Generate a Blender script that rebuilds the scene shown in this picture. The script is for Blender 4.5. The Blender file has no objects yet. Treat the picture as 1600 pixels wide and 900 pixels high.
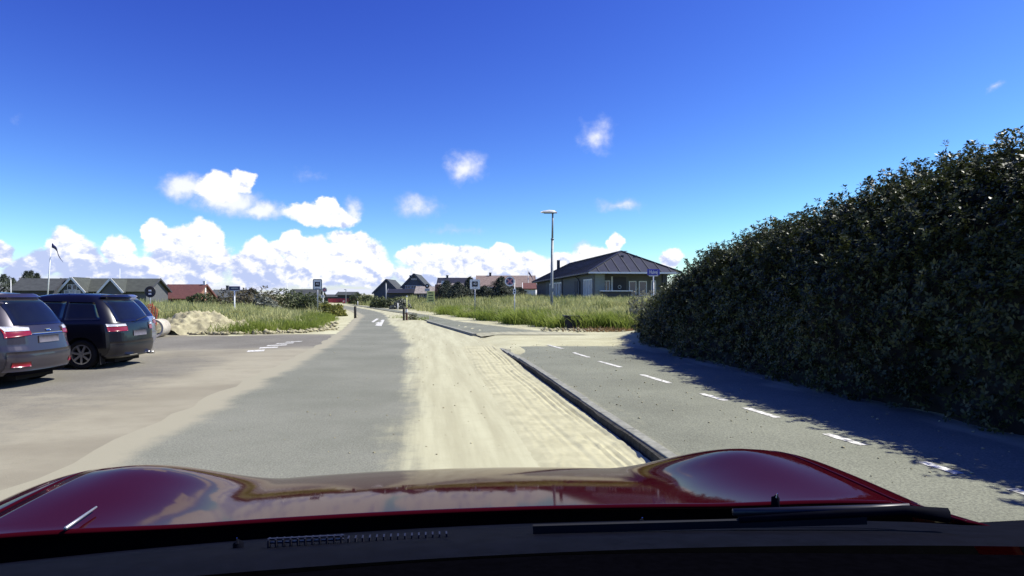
import bpy, math, random
import numpy as np
from mathutils import Vector, Matrix, noise as mnoise
R = math.radians
rnd = random.Random(7)
nr = np.random.default_rng(11)
sc = bpy.context.scene
COL = sc.collection

# ------------------------------------------------------------ camera, sky, sun, exposure
CAMH = 1.6; F = 1000.0; HY = 460.0            # eye height, focal length in photo pixels, horizon row
cam = bpy.data.cameras.new('camera'); camo = bpy.data.objects.new('camera', cam); COL.objects.link(camo)
camo.location = (0, 0, CAMH); camo.rotation_euler = (R(90), 0, 0)
cam.sensor_width = 36; cam.lens = 36 * F / 1600; cam.shift_y = 10 / 1600
cam.clip_start = .05; cam.clip_end = 20000
sc.camera = camo
SUN_EL, SUN_AZ = 51.0, 82.0                   # azimuth clockwise from the view direction
EXPOSURE = 0.62
SKY = .068
sc.view_settings.view_transform = 'Standard'; sc.view_settings.look = 'None'
sc.view_settings.gamma = 1; sc.view_settings.exposure = EXPOSURE
sl = bpy.data.lights.new('sun', 'SUN'); sl.energy = 4.8; sl.angle = R(.5); sl.color = (1, .965, .87)
so = bpy.data.objects.new('sun', sl); COL.objects.link(so); so.location = (40, 10, 40)
sv = Vector((math.sin(R(SUN_AZ)) * math.cos(R(SUN_EL)), math.cos(R(SUN_AZ)) * math.cos(R(SUN_EL)), math.sin(R(SUN_EL))))
so.rotation_euler = sv.to_track_quat('Z', 'Y').to_euler()


class NT:
    """tiny node-tree writer"""
    def __init__(s, tree): s.t = tree; s.n = tree.nodes; s.n.clear()
    def node(s, typ, ins=None, **kw):
        n = s.n.new(typ)
        for k, v in kw.items(): setattr(n, k, v)
        for k, v in (ins or {}).items():
            if isinstance(v, bpy.types.NodeSocket): s.t.links.new(v, n.inputs[k])
            else: n.inputs[k].default_value = v
        return n
    def math(s, op, a, b=None, c=None, clamp=False):
        ins = {0: a}
        if b is not None: ins[1] = b
        if c is not None: ins[2] = c
        return s.node('ShaderNodeMath', ins, operation=op, use_clamp=clamp).outputs[0]
    def vec(s, op, a, b=None, out=0):
        ins = {0: a}
        if b is not None: ins[1] = b
        return s.node('ShaderNodeVectorMath', ins, operation=op).outputs[out]
    def noise(s, v, scale, detail=4, rough=.5, dist=0):
        return s.node('ShaderNodeTexNoise', {'Vector': v, 'Scale': scale, 'Detail': detail, 'Roughness': rough, 'Distortion': dist}).outputs['Fac']
    def step(s, v, a, b):
        n = s.node('ShaderNodeMapRange', {'Value': v, 'From Min': a, 'From Max': b})
        n.interpolation_type = 'SMOOTHSTEP'; return n.outputs[0]
    def mix(s, f, a, b, blend='MIX'):
        n = s.node('ShaderNodeMix', None, data_type='RGBA', blend_type=blend)
        for k, v in ((0, f), (6, a), (7, b)):
            if isinstance(v, bpy.types.NodeSocket): s.t.links.new(v, n.inputs[k])
            else: n.inputs[k].default_value = (*v, 1) if isinstance(v, tuple) and len(v) == 3 else v
        return n.outputs[2]


def build_world():
    w = bpy.data.worlds.new('World'); sc.world = w; w.use_nodes = True
    t = NT(w.node_tree)
    sky = t.node('ShaderNodeTexSky'); sky.sky_type = 'NISHITA'; sky.sun_disc = False
    sky.sun_elevation = R(SUN_EL); sky.sun_rotation = R(SUN_AZ)
    sky.altitude = 0; sky.air_density = 1.0; sky.dust_density = .25; sky.ozone_density = 4.0
    sp = t.node('ShaderNodeSeparateColor', {0: t.mix(1.0, sky.outputs[0], (.12, .12, .12), 'MULTIPLY')}).outputs
    ch = [t.math('MULTIPLY', t.math('POWER', sp[k], p), a) for k, (p, a) in enumerate(((1.85, 15.2), (2.05, 18.4), (1.3, 15.8)))]
    hs = t.node('ShaderNodeCombineColor', {0: ch[0], 1: ch[1], 2: ch[2]})
    d = t.node('ShaderNodeTexCoord').outputs['Generated']
    d = t.vec('NORMALIZE', d)
    sx = t.node('ShaderNodeSeparateXYZ', {0: d})
    X, Y, Z = sx.outputs
    az = t.math('ARCTAN2', X, Y)
    hor = t.math('SQRT', t.math('ADD', t.math('MULTIPLY', X, X), t.math('MULTIPLY', Y, Y)))
    v = t.math('DIVIDE', Z, t.math('MAXIMUM', hor, .02))
    P = t.node('ShaderNodeCombineXYZ', {0: az, 1: v}).outputs[0]
    wn = t.node('ShaderNodeTexNoise', {'Vector': P, 'Scale': 20., 'Detail': 6., 'Roughness': .6})
    warp = t.vec('MULTIPLY', t.vec('SUBTRACT', wn.outputs['Color'], (.5, .5, .5)), (.046, .040, 0))
    PW = t.vec('ADD', P, warp)

    def field(blobs, pos):
        acc = None
        for (px, py, rx, ry, wt) in blobs:
            a0 = math.atan((px - 800) / F); v0 = (HY - py) / F * math.cos(a0); k = F / math.cos(a0) ** 2
            q = t.vec('MULTIPLY', t.vec('SUBTRACT', pos, (a0, v0, 0)), (k / rx, F / math.cos(a0) / ry, 0))
            ln = t.vec('LENGTH', q, out=1)
            f = t.math('MULTIPLY', t.math('SUBTRACT', 1.0, ln), wt)
            acc = f if acc is None else t.math('MAXIMUM', acc, f)
        return acc
    crisp = [(-8, 398, 30, 22, 1), (45, 420, 46, 24, 1), (108, 384, 36, 30, 1), (118, 408, 52, 40, 1), (75, 412, 46, 26, 1), (150, 430, 70, 30, 1),
             (184, 388, 30, 26, 1), (195, 422, 40, 36, 1), (246, 364, 20, 22, 1), (318, 368, 40, 27, 1), (285, 388, 62, 36, 1), (332, 402, 38, 40, 1), (285, 422, 90, 36, 1),
             (402, 394, 30, 24, 1), (432, 396, 20, 20, 1), (405, 420, 56, 34, 1), (460, 384, 24, 24, 1), (546, 380, 38, 26, 1), (500, 398, 72, 30, 1), (562, 406, 48, 32, 1), (490, 424, 96, 30, 1), (592, 424, 34, 26, 1),
             (690, 402, 76, 20, 1), (642, 396, 26, 16, 1), (742, 408, 32, 22, 1), (700, 428, 104, 24, 1), (786, 394, 26, 20, 1), (806, 416, 56, 28, 1), (880, 412, 30, 20, 1), (960, 384, 18, 18, 1), (925, 404, 46, 22, .8), (1046, 404, 24, 20, 1),
             (850, 434, 70, 28, 1),
             (500, 336, 66, 22, 1), (510, 320, 20, 18, 1), (340, 294, 38, 27, 1), (380, 280, 24, 20, .9)]
    soft = [(290, 292, 52, 28, 1.0), (350, 312, 70, 34, 1.1), (408, 328, 56, 20, 1.0), (552, 324, 24, 24, .8), (655, 320, 52, 24, .62), (728, 260, 42, 34, .85), (936, 212, 38, 38, .62),
            (970, 321, 56, 17, .62), (708, 358, 60, 12, .38), (494, 271, 30, 16, .3), (1550, 133, 18, 10, .45), (1185, 358, 36, 14, .5), (20, 190, 20, 14, .25), (800, 392, 60, 14, .3), (1110, 398, 90, 14, .4), (912, 390, 20, 18, .8)]
    n1 = t.noise(t.vec('MULTIPLY', P, (1, 1.25, 0)), 42., 7, .6)
    n1b = t.noise(t.vec('MULTIPLY', t.vec('ADD', P, (.006, .006, 0)), (1, 1.25, 0)), 42., 7, .6)
    fc = field(crisp, PW)
    fc = t.math('ADD', fc, t.math('MULTIPLY', t.math('SUBTRACT', n1, .5), .55))
    mc = t.step(fc, .0, .26)
    fs = field(soft, PW)
    fs = t.math('ADD', fs, t.math('MULTIPLY', t.math('SUBTRACT', t.noise(P, 26., 7, .62), .55), 1.1))
    ms = t.math('MULTIPLY', t.step(fs, -.02, .75), .9)
    # the cloud belt goes on round the rest of the horizon
    gen = t.noise(t.vec('MULTIPLY', P, (1, 1.6, 0)), 7., 8, .6)
    bandv = t.math('MULTIPLY', t.step(v, .14, .03), t.step(t.math('ABSOLUTE', az), .72, .85))
    mg = t.step(t.math('MULTIPLY', gen, bandv), .42, .52)
    # streaky flat clouds low on the horizon
    st = t.noise(t.vec('MULTIPLY', P, (1, 9, 0)), 9., 5, .55)
    mst = t.math('MULTIPLY', t.math('MULTIPLY', t.step(v, .055, .012), t.step(az, .34, .12)), t.step(st, .30, .62))
    mask = t.math('MAXIMUM', t.math('MAXIMUM', mc, ms), mg)
    relief = t.math('MULTIPLY', t.math('SUBTRACT', n1, n1b), 3.2)
    body = t.step(fc, .05, .65)
    big = t.noise(t.vec('MULTIPLY', t.vec('ADD', P, (3.1, 1.7, 0)), (1, 1.1, 0)), 17., 4, .5)
    hgt = t.step(v, .015, .085)
    west = t.step(az, -.42, -.75)                    # hazier, greyer clouds towards the left
    lum = t.math('ADD', t.math('ADD', relief, t.math('MULTIPLY', hgt, .85)), t.math('MULTIPLY', t.math('SUBTRACT', big, .44), 2.6))
    lum = t.math('SUBTRACT', lum, t.math('MULTIPLY', west, .45))
    lum = t.math('MULTIPLY', t.step(lum, -.15, .75), 1.0)
    ccol = t.mix(lum, (.52, .61, .90), (1.06, 1.06, 1.08))
    scol = (.58, .64, .95)
    # bring the clear sky and the clouds to one scale: the sky keeps the Background strength
    S = .68 / SKY                               # .68: white at this exposure
    def up(c):
        n = t.node('ShaderNodeVectorMath', {0: c}, operation='SCALE'); n.inputs['Scale'].default_value = S; return n.outputs[0]
    base = t.mix(mst, hs.outputs[0], up(t.mix(st, scol, (.92, .94, 1.05))))
    scl = t.mix(t.step(fs, .15, .8), (.60, .67, .97), (1.0, 1.01, 1.06))
    base = t.mix(ms, base, up(scl))
    base = t.mix(t.math('MAXIMUM', mc, mg), base, up(ccol))
    bg = t.node('ShaderNodeBackground', {'Color': base, 'Strength': SKY})
    t.node('ShaderNodeOutputWorld', {0: bg.outputs[0]})
build_world()


# ------------------------------------------------------------ helpers
def G(px, py, h=0.0):
    Y = F * (CAMH - h) / (py - HY); return (px - 800) / F * Y, Y
def AX(px, Y): return (px - 800) / F * Y
def AZ(py, Y): return CAMH - (py - HY) / F * Y


def tag(o, label=None, cat=None, group=None, kind=None):
    if label: o['label'] = label
    if cat: o['category'] = cat
    if group: o['group'] = group
    if kind: o['kind'] = kind
    return o


def empty(name, label, cat, loc=(0, 0, 0), rz=0, group=None):
    o = bpy.data.objects.new(name, None); COL.objects.link(o)
    o.location = loc; o.rotation_euler = (0, 0, rz); o.empty_display_size = .2
    return tag(o, label, cat, group)


def meshobj(name, verts, faces, mat=None, parent=None, smooth=False):
    me = bpy.data.meshes.new(name)
    me.from_pydata([tuple(v) for v in verts], [], faces); me.update()
    if smooth: me.polygons.foreach_set('use_smooth', [True] * len(me.polygons))
    o = bpy.data.objects.new(name, me); COL.objects.link(o)
    if mat: me.materials.append(mat)
    if parent: o.parent = parent
    return o


def npmesh(name, V, faces, mat=None, parent=None, smooth=False, tone=None, n=4):
    """fast mesh from numpy: V (N,3), faces (M,n)"""
    me = bpy.data.meshes.new(name)
    me.vertices.add(len(V)); me.vertices.foreach_set('co', np.ascontiguousarray(V, dtype=np.float32).ravel())
    faces = np.ascontiguousarray(faces, dtype=np.int32)
    me.loops.add(faces.size); me.loops.foreach_set('vertex_index', faces.ravel())
    me.polygons.add(len(faces)); me.polygons.foreach_set('loop_start', np.arange(0, faces.size, faces.shape[1], dtype=np.int32))
    if smooth: me.polygons.foreach_set('use_smooth', np.ones(len(faces), dtype=bool))
    me.update(calc_edges=True)
    if tone is not None:
        a = me.attributes.new('tone', 'FLOAT', 'POINT'); a.data.foreach_set('value', np.ascontiguousarray(tone, dtype=np.float32))
    o = bpy.data.objects.new(name, me); COL.objects.link(o)
    if mat: me.materials.append(mat)
    if parent: o.parent = parent
    return o


def child_copy(o, parent):
    c = o.copy(); COL.objects.link(c); c.parent = parent; return c


class MB:
    def __init__(s): s.v = []; s.f = []
    def add(s, vs, fs):
        b = len(s.v); s.v += [tuple(v) for v in vs]; s.f += [tuple(i + b for i in f) for f in fs]; return s
    def box(s, x0, x1, y0, y1, z0, z1, M=None):
        vs = [Vector((x, y, z)) for z in (z0, z1) for x, y in ((x0, y0), (x1, y0), (x1, y1), (x0, y1))]
        if M: vs = [M @ v for v in vs]
        return s.add(vs, [(3, 2, 1, 0), (4, 5, 6, 7), (0, 1, 5, 4), (1, 2, 6, 5), (2, 3, 7, 6), (3, 0, 4, 7)])
    def bar(s, p, q, wd, ht, up=(0, 0, 1)):
        p, q = Vector(p), Vector(q); d = (q - p).normalized(); u = Vector(up)
        a = d.cross(u).normalized(); b = a.cross(d).normalized()
        vs = [c + a * i * wd / 2 + b * j * ht / 2 for c in (p, q) for i, j in ((-1, -1), (1, -1), (1, 1), (-1, 1))]
        return s.add(vs, [(0, 1, 2, 3), (7, 6, 5, 4), (0, 4, 5, 1), (1, 5, 6, 2), (2, 6, 7, 3), (3, 7, 4, 0)])
    def tube(s, pts, rad, n=10, cap=True):
        pts = [Vector(p) for p in pts]
        if not isinstance(rad, (list, tuple)): rad = [rad] * len(pts)
        rings = []
        for i, p in enumerate(pts):
            d = (pts[min(i + 1, len(pts) - 1)] - pts[max(i - 1, 0)]).normalized()
            u = Vector((0, 0, 1)) if abs(d.z) < .9 else Vector((1, 0, 0))
            a = d.cross(u).normalized(); b = a.cross(d)
            rings.append([p + (a * math.cos(2 * math.pi * k / n) + b * math.sin(2 * math.pi * k / n)) * rad[i] for k in range(n)])
        vs = [v for r in rings for v in r]; fs = []
        for i in range(len(pts) - 1):
            for k in range(n):
                fs.append((i * n + k, i * n + (k + 1) % n, (i + 1) * n + (k + 1) % n, (i + 1) * n + k))
        if cap: fs += [tuple(reversed(range(n))), tuple(range((len(pts) - 1) * n, len(pts) * n))]
        return s.add(vs, fs)
    def lathe(s, prof, axis='y', c=(0, 0, 0), n=24):
        """prof: list of (radius, along); closed ends when radius 0"""
        c = Vector(c); vs = []; fs = []
        for r_, a in prof:
            for k in range(n):
                t = 2 * math.pi * k / n; x, y = r_ * math.cos(t), r_ * math.sin(t)
                vs.append(c + (Vector((x, a, y)) if axis == 'y' else Vector((x, y, a)) if axis == 'z' else Vector((a, x, y))))
        for i in range(len(prof) - 1):
            for k in range(n):
                fs.append((i * n + k, i * n + (k + 1) % n, (i + 1) * n + (k + 1) % n, (i + 1) * n + k))
        return s.add(vs, fs)
    def prism(s, poly, y0, y1):
        """polygon in x,z extruded along y"""
        n = len(poly); vs = [(x, y0, z) for x, z in poly] + [(x, y1, z) for x, z in poly]
        fs = [tuple(range(n)), tuple(reversed(range(n, 2 * n)))] + [(i, i + n, (i + 1) % n + n, (i + 1) % n) for i in range(n)]
        return s.add(vs, fs)
    def build(s, name, mat, parent=None, smooth=False, bevel=0):
        o = meshobj(name, s.v, s.f, mat, parent, smooth)
        if bevel:
            m = o.modifiers.new('bevel', 'BEVEL'); m.width = bevel; m.segments = 2; m.limit_method = 'ANGLE'
        return o


def rrect(w, h, r, n=5):
    pts = []
    for cx, cz, a0 in ((w / 2 - r, h / 2 - r, 0), (-w / 2 + r, h / 2 - r, 90), (-w / 2 + r, -h / 2 + r, 180), (w / 2 - r, -h / 2 + r, 270)):
        for k in range(n + 1):
            a = R(a0 + 90 * k / n); pts.append((cx + r * math.cos(a), cz + r * math.sin(a)))
    return pts


def text_obj(name, body, size, loc, rot, mat, parent, depth=.003, sx=1.0):
    cu = bpy.data.curves.new(name, 'FONT'); cu.body = body; cu.size = size; cu.align_x = 'CENTER'; cu.align_y = 'CENTER'
    cu.extrude = depth; cu.resolution_u = 3
    o = bpy.data.objects.new(name, cu); COL.objects.link(o)
    dg = bpy.context.evaluated_depsgraph_get(); dg.update()
    me = bpy.data.meshes.new_from_object(o.evaluated_get(dg)); bpy.data.objects.remove(o)
    me.materials.clear(); me.materials.append(mat)
    o = bpy.data.objects.new(name, me); COL.objects.link(o); o.parent = parent
    o.location = loc; o.rotation_euler = rot; o.scale = (sx, 1, 1); return o


# ------------------------------------------------------------ materials
def mat(name, col, rough=.7, metal=0, coat=0, var=.12, scale=6., bump=0., spec=.5, var_col=None, detail=5, stretch=(1, 1, 1)):
    m = bpy.data.materials.new(name); m.use_nodes = True; t = NT(m.node_tree)
    tc = t.node('ShaderNodeTexCoord').outputs['Object']
    tv = t.vec('MULTIPLY', tc, stretch)
    nz = t.noise(tv, scale, detail, .6)
    dark = tuple(c * (1 - var) for c in col); lite = tuple(min(1, c * (1 + var)) for c in (var_col or col))
    c = t.mix(t.step(nz, .3, .7), dark, lite)
    b = t.node('ShaderNodeBsdfPrincipled', {'Base Color': c, 'Roughness': rough, 'Metallic': metal, 'Coat Weight': coat, 'Coat Roughness': .03, 'Specular IOR Level': spec})
    if bump:
        bn = t.node('ShaderNodeBump', {'Strength': bump, 'Distance': .02, 'Height': nz}); t.t.links.new(bn.outputs[0], b.inputs['Normal'])
    t.node('ShaderNodeOutputMaterial', {0: b.outputs[0]}); return m


def foliage_mat(name, c0, c1, rough=.5, transl=.25, spec=.4):
    m = bpy.data.materials.new(name); m.use_nodes = True; t = NT(m.node_tree)
    a = t.node('ShaderNodeAttribute', None, attribute_name='tone')
    c = t.mix(a.outputs['Fac'], c0, c1)
    b = t.node('ShaderNodeBsdfPrincipled', {'Base Color': c, 'Roughness': rough, 'Specular IOR Level': spec})
    tr = t.node('ShaderNodeBsdfTranslucent', {'Color': c})
    mx = t.node('ShaderNodeMixShader', {0: transl, 1: b.outputs[0], 2: tr.outputs[0]})
    t.node('ShaderNodeOutputMaterial', {0: mx.outputs[0]}); return m


SAND0, SAND1 = (.375, .355, .225), (.49, .475, .31)
def sandy(t, tc):
    n = t.noise(tc, .5, 6, .6); n2 = t.noise(tc, 5., 5, .65)
    c = t.mix(t.step(n, .3, .7), SAND0, SAND1)
    return t.mix(t.step(n2, .62, .78), c, (.36, .31, .21))


def ground_mat():
    m = bpy.data.materials.new('sandy_ground'); m.use_nodes = True; t = NT(m.node_tree)
    tc = t.node('ShaderNodeTexCoord').outputs['Object']
    a = t.node('ShaderNodeAttribute', None, attribute_name='tone').outputs['Fac']
    s = sandy(t, tc)
    gn = t.noise(tc, .8, 6, .65)
    g = t.mix(t.step(gn, .35, .65), (.10, .12, .04), (.20, .20, .08))
    f = t.step(t.math('ADD', a, t.math('MULTIPLY', t.math('SUBTRACT', gn, .5), .8)), .35, .6)
    c = t.mix(f, s, g)
    hb = t.noise(tc, 9., 6, .7)
    bp = t.node('ShaderNodeBump', {'Strength': .5, 'Distance': .05, 'Height': hb})
    b = t.node('ShaderNodeBsdfPrincipled', {'Base Color': c, 'Roughness': .95, 'Specular IOR Level': .1, 'Normal': bp.outputs[0]})
    t.node('ShaderNodeOutputMaterial', {0: b.outputs[0]}); return m


def asphalt_mat(name, a0, a1, s0, s1, amt=.9, fine=60., dirn=7.7, st=(2.2, .12), sk=.55):
    """asphalt with blown sand; attribute tone says how much sand lies there"""
    m = bpy.data.materials.new(name); m.use_nodes = True; t = NT(m.node_tree)
    tc = t.node('ShaderNodeTexCoord').outputs['Object']
    mp = t.vec('MULTIPLY', t.node('ShaderNodeMapping', {'Vector': tc, 'Rotation': (0, 0, -R(dirn))}).outputs[0], (*st, 1))
    streak = t.noise(mp, 1.6, 6, .6); n = t.noise(tc, .45, 6, .62); nf = t.noise(tc, fine, 3, .8); nm = t.noise(tc, 3.2, 6, .7)
    a = t.node('ShaderNodeAttribute', None, attribute_name='tone').outputs['Fac']
    ca = t.mix(t.step(n, .3, .7), a0, a1)
    ca = t.mix(t.step(nf, .35, .65), t.mix(1.0, ca, (.72, .72, .72), 'MULTIPLY'), t.mix(1.0, ca, (1.25, 1.25, 1.22), 'MULTIPLY'))
    cs = t.mix(t.step(streak, .32, .68), s0, s1)
    cs = t.mix(t.math('MULTIPLY', t.step(nm, .45, .75), .45), cs, s0)
    k = t.math('ADD', a, t.math('MULTIPLY', t.math('SUBTRACT', streak, .5), sk))
    k = t.math('ADD', k, t.math('MULTIPLY', t.math('SUBTRACT', nm, .5), .5))
    f = t.math('MULTIPLY', t.step(k, .28, .72), amt)
    c = t.mix(f, ca, cs)
    f2 = t.step(t.math('ADD', t.math('MULTIPLY', a, -1.0), t.math('ADD', t.math('MULTIPLY', t.math('SUBTRACT', nm, .5), .55), t.math('MULTIPLY', t.math('SUBTRACT', n, .5), .5))), .3, .8)
    c = t.mix(t.math('MULTIPLY', f2, .92), c, (.315, .293, .208))
    hb = t.math('ADD', t.math('MULTIPLY', nf, .5), nm)
    bp = t.node('ShaderNodeBump', {'Strength': .35, 'Distance': .02, 'Height': hb})
    b = t.node('ShaderNodeBsdfPrincipled', {'Base Color': c, 'Roughness': .9, 'Specular IOR Level': .2, 'Normal': bp.outputs[0]})
    t.node('ShaderNodeOutputMaterial', {0: b.outputs[0]}); return m


def paint_mat(name, c0, c1):
    """worn road paint"""
    m = bpy.data.materials.new(name); m.use_nodes = True; t = NT(m.node_tree)
    tc = t.node('ShaderNodeTexCoord').outputs['Object']
    n = t.noise(tc, 14., 6, .7)
    c = t.mix(t.step(n, .42, .62), c0, c1)
    b = t.node('ShaderNodeBsdfPrincipled', {'Base Color': c, 'Roughness': .85})
    t.node('ShaderNodeOutputMaterial', {0: b.outputs[0]}); return m


M = dict(
    ground=ground_mat(),
    road=asphalt_mat('dusty_asphalt', (.160, .164, .128), (.205, .206, .165), SAND0, SAND1),
    side=asphalt_mat('sandy_side_road', (.150, .140, .115), (.195, .183, .150), (.235, .212, .150), (.325, .300, .215), .95, dirn=95, st=(.42, .22), sk=.5),
    path=asphalt_mat('path_asphalt', (.155, .160, .122), (.205, .212, .162), (.30, .285, .19), (.42, .40, .27), .85, 45.),
    paint=paint_mat('worn_white_paint', (.36, .355, .31), (.78, .77, .71)),
    kerb_shade=mat('shaded_kerb_face', (.05, .048, .042), .95, var=.4, scale=14, bump=.6, spec=.1),  # near-black: the shade on the kerb face is put into this colour
    freshpaint=paint_mat('white_paint_bars', (.38, .37, .32), (.78, .77, .72)),
    kerb=mat('kerb_concrete', (.22, .22, .18), .9, var=.25, scale=9, bump=.3),
    drift=mat('tracked_sand', (.40, .38, .245), .95, var=.08, scale=3, spec=.1, bump=.2, var_col=(.43, .41, .265)),
    white=mat('white_paint', (.78, .78, .76), .5, var=.05),
    offwhite=mat('weathered_white', (.60, .60, .57), .6, var=.12),
    steel=mat('galvanised_steel', (.36, .37, .38), .45, .7, var=.15, scale=20),
    polegrey=mat('grey_pole_paint', (.22, .235, .24), .5, .2, var=.15, scale=10),
    black=mat('black_print', (.012, .012, .02), .5),
    navy=mat('navy_sign', (.015, .02, .10), .4, var=.1),
    blue=mat('blue_sign', (.03, .04, .30), .35, var=.1),
    pinkred=mat('faded_red_sign', (.55, .22, .24), .45, var=.1),
    quad=mat('sign_dark_blue', (.05, .04, .12), .45, var=.15),
    greyframe=mat('grey_sign_frame', (.12, .15, .17), .5, var=.1),
    darkroof=mat('dark_metal_roof', (.028, .030, .042), .5, .2, var=.15, scale=1.5),
    slateroof=mat('dark_felt_roof', (.045, .05, .05), .8, var=.2, scale=2, bump=.2),
    greenroof=mat('green_grey_roof', (.050, .056, .046), .85, var=.2, scale=2),
    redroof=mat('red_tile_roof', (.12, .045, .038), .8, var=.2, scale=4),
    orangeroof=mat('orange_tile_roof', (.20, .145, .125), .85, var=.2, scale=3),
    tileroof=mat('weathered_tile_roof', (.25, .22, .20), .85, var=.3, scale=4),
    wallgrey=mat('grey_boarding', (.10, .105, .11), .75, var=.12, scale=2, stretch=(1, 1, 8)),
    wallpale=mat('pale_grey_boarding', (.105, .11, .11), .75, var=.1, scale=2),
    wallgreen=mat('grey_green_boarding', (.20, .225, .215), .75, var=.1, scale=2, stretch=(1, 1, 8)),
    walldark=mat('dark_stained_wall', (.045, .047, .055), .7, var=.15, scale=2),
    wallbrown=mat('brown_stained_wall', (.09, .08, .075), .8, var=.15, scale=2),
    bluegrey=mat('blue_grey_boarding', (.075, .085, .105), .7, var=.15, scale=3, stretch=(8, 1, 1)),
    brick=mat('red_brown_brick', (.26, .13, .09), .85, var=.3, scale=12),
    glass=mat('window_glass', (.03, .04, .05), .06, var=.2, scale=1, spec=.8),
    bluewhite=mat('pale_curtained_glass', (.35, .38, .42), .15, var=.2, scale=3, spec=.8),  # even pale blue-grey, lighter than the plain window glass
    redpaint=mat('red_boards', (.34, .035, .06), .6, var=.2, scale=1),
    yellow=mat('yellow_poster', (.68, .68, .22), .5, var=.08),
    ink=mat('poster_ink', (.10, .12, .05), .6),
    orange=mat('orange_netting', (.50, .10, .05), .6, var=.25, scale=9),
    concrete=mat('pale_concrete', (.46, .41, .33), .9, var=.15, scale=8, bump=.2),
    rubber=mat('black_rubber', (.010, .010, .011), .85, var=.2, spec=.2),
    bark=mat('bark', (.07, .055, .04), .9, var=.3, scale=9, bump=.5),
    wooddark=mat('dark_tarred_wood', (.03, .026, .022), .8, var=.3, scale=8, stretch=(3, 3, .5)),
    woodred=mat('red_brown_wood', (.13, .07, .05), .8, var=.3, scale=8, stretch=(3, 3, .5)),
    carred=mat('dark_red_metallic', (.027, .0014, .004), .05, 0, 0, var=.06, scale=220, spec=.02),
    cowl=mat('black_plastic', (.003, .0035, .007), .75, var=.2, scale=30, spec=.02),
    dash=mat('matt_dashboard', (.0012, .0012, .002), .9, var=.2, scale=60, spec=.0),
    fin=mat('grey_plastic', (.012, .012, .018), .45, var=.2),
    chrome=mat('chrome', (.7, .7, .72), .12, 1.0, var=.03),
    alloy=mat('alloy_rim', (.52, .52, .55), .28, .9, var=.05),
    cargrey=mat('grey_metallic_paint', (.042, .037, .050), .36, .5, .6, var=.05, scale=200),
    carblack=mat('blue_black_paint', (.004, .004, .009), .3, .1, .28, var=.1, scale=200),
    carsilver=mat('silver_paint', (.32, .33, .40), .3, .7, 1.0, var=.05, scale=200),
    tint=mat('tinted_glass', (.006, .007, .010), .05, var=.1, spec=.6),
    lampred=mat('red_lens', (.20, .003, .010), .25, coat=.6, var=.1, scale=30),
    lampclear=mat('clear_lens', (.50, .50, .54), .15, coat=1.0, var=.15, scale=40),
    plate=mat('grey_number_plate', (.085, .08, .10), .7, var=.12, scale=12),
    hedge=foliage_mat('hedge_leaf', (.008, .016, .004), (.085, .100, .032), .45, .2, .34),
    shrub=foliage_mat('grey_shrub_leaf', (.10, .11, .085), (.24, .25, .20), .6, .2),
    bush=foliage_mat('dark_bush_leaf', (.03, .045, .018), (.10, .12, .04), .6, .25),
    bushbrown=foliage_mat('brown_bush_leaf', (.06, .05, .03), (.14, .12, .06), .7, .2),
    bushyellow=foliage_mat('yellow_green_leaf', (.08, .10, .02), (.26, .25, .05), .6, .3),
    pine=foliage_mat('pine_needles', (.014, .022, .014), (.045, .06, .035), .7, .1),
    grass=foliage_mat('dune_grass_blade', (.135, .185, .045), (.60, .58, .27), .6, .45, .2),
    grassdark=foliage_mat('green_grass_blade', (.10, .155, .025), (.40, .46, .10), .6, .45, .2),
    straw=foliage_mat('dead_straw', (.20, .11, .05), (.42, .28, .14), .8, .3, .2),
    twig=mat('dark_twigs', (.010, .010, .007), .9, var=.3),
    clod=mat('sand_clod', (.34, .31, .195), .95, var=.3, scale=3, bump=.8, spec=.1),
)

# ------------------------------------------------------------ the ground and its layers
KL = 2.13                                       # kerb line: X + .135 Y = KL near the camera
sst = lambda x, a, b: (lambda u: u * u * (3 - 2 * u))(np.clip((np.asarray(x, float) - a) / (b - a), 0, 1))
RB = np.array([(40, 25.0), (12, 25.5), (5.5, 26.5), (1.7, 28.8), (-.7, 35.7), (-4.7, 47), (-9.6, 60), (-16.6, 79), (-30, 110), (-60, 170)])
LB = np.array([(-90, 24.5), (-40, 25.2), (-14.6, 25.6), (-11.2, 25), (-9, 26.2), (-8.5, 28.8), (-10.4, 38), (-12.0, 43), (-15.6, 54), (-22, 68), (-31, 84), (-60, 120)])


def pdist(P, poly):
    d = np.full(len(P), 1e9)
    for a, b in zip(poly[:-1], poly[1:]):
        ab = b - a; u = np.clip(((P - a) @ ab) / (ab @ ab), 0, 1)
        d = np.minimum(d, np.linalg.norm(P - (a + u[:, None] * ab), axis=1))
    return d


def inside(P, poly):
    r = np.zeros(len(P), bool); n = len(poly)
    for i in range(n):
        x0, y0 = poly[i]; x1, y1 = poly[(i + 1) % n]
        c = ((y0 > P[:, 1]) != (y1 > P[:, 1]))
        with np.errstate(divide='ignore', invalid='ignore'):
            xi = x0 + (P[:, 1] - y0) * (x1 - x0) / (y1 - y0 + 1e-12)
        r ^= c & (P[:, 0] < xi)
    return r
RBP = np.vstack([RB, [(-60, 4000), (4000, 4000), (4000, 25)]])
LBP = np.vstack([LB, [(-60, 200), (-4000, 4000), (-4000, 24.5)]])


def wob(P, k=1.0):
    x, y = P[:, 0] * k, P[:, 1] * k
    return (np.sin(x * .9 + 1.3 * np.sin(y * .7)) + np.sin(y * 1.1 + 1.7 * np.sin(x * .5 + 2)) + .6 * np.sin(2.3 * x - 1.9 * y)) / 2.6


def banks(P):
    dr = np.where(inside(P, RBP), pdist(P, RB), -pdist(P, RB)); dl = np.where(inside(P, LBP), pdist(P, LB), -pdist(P, LB))
    return dr, dl


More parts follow.
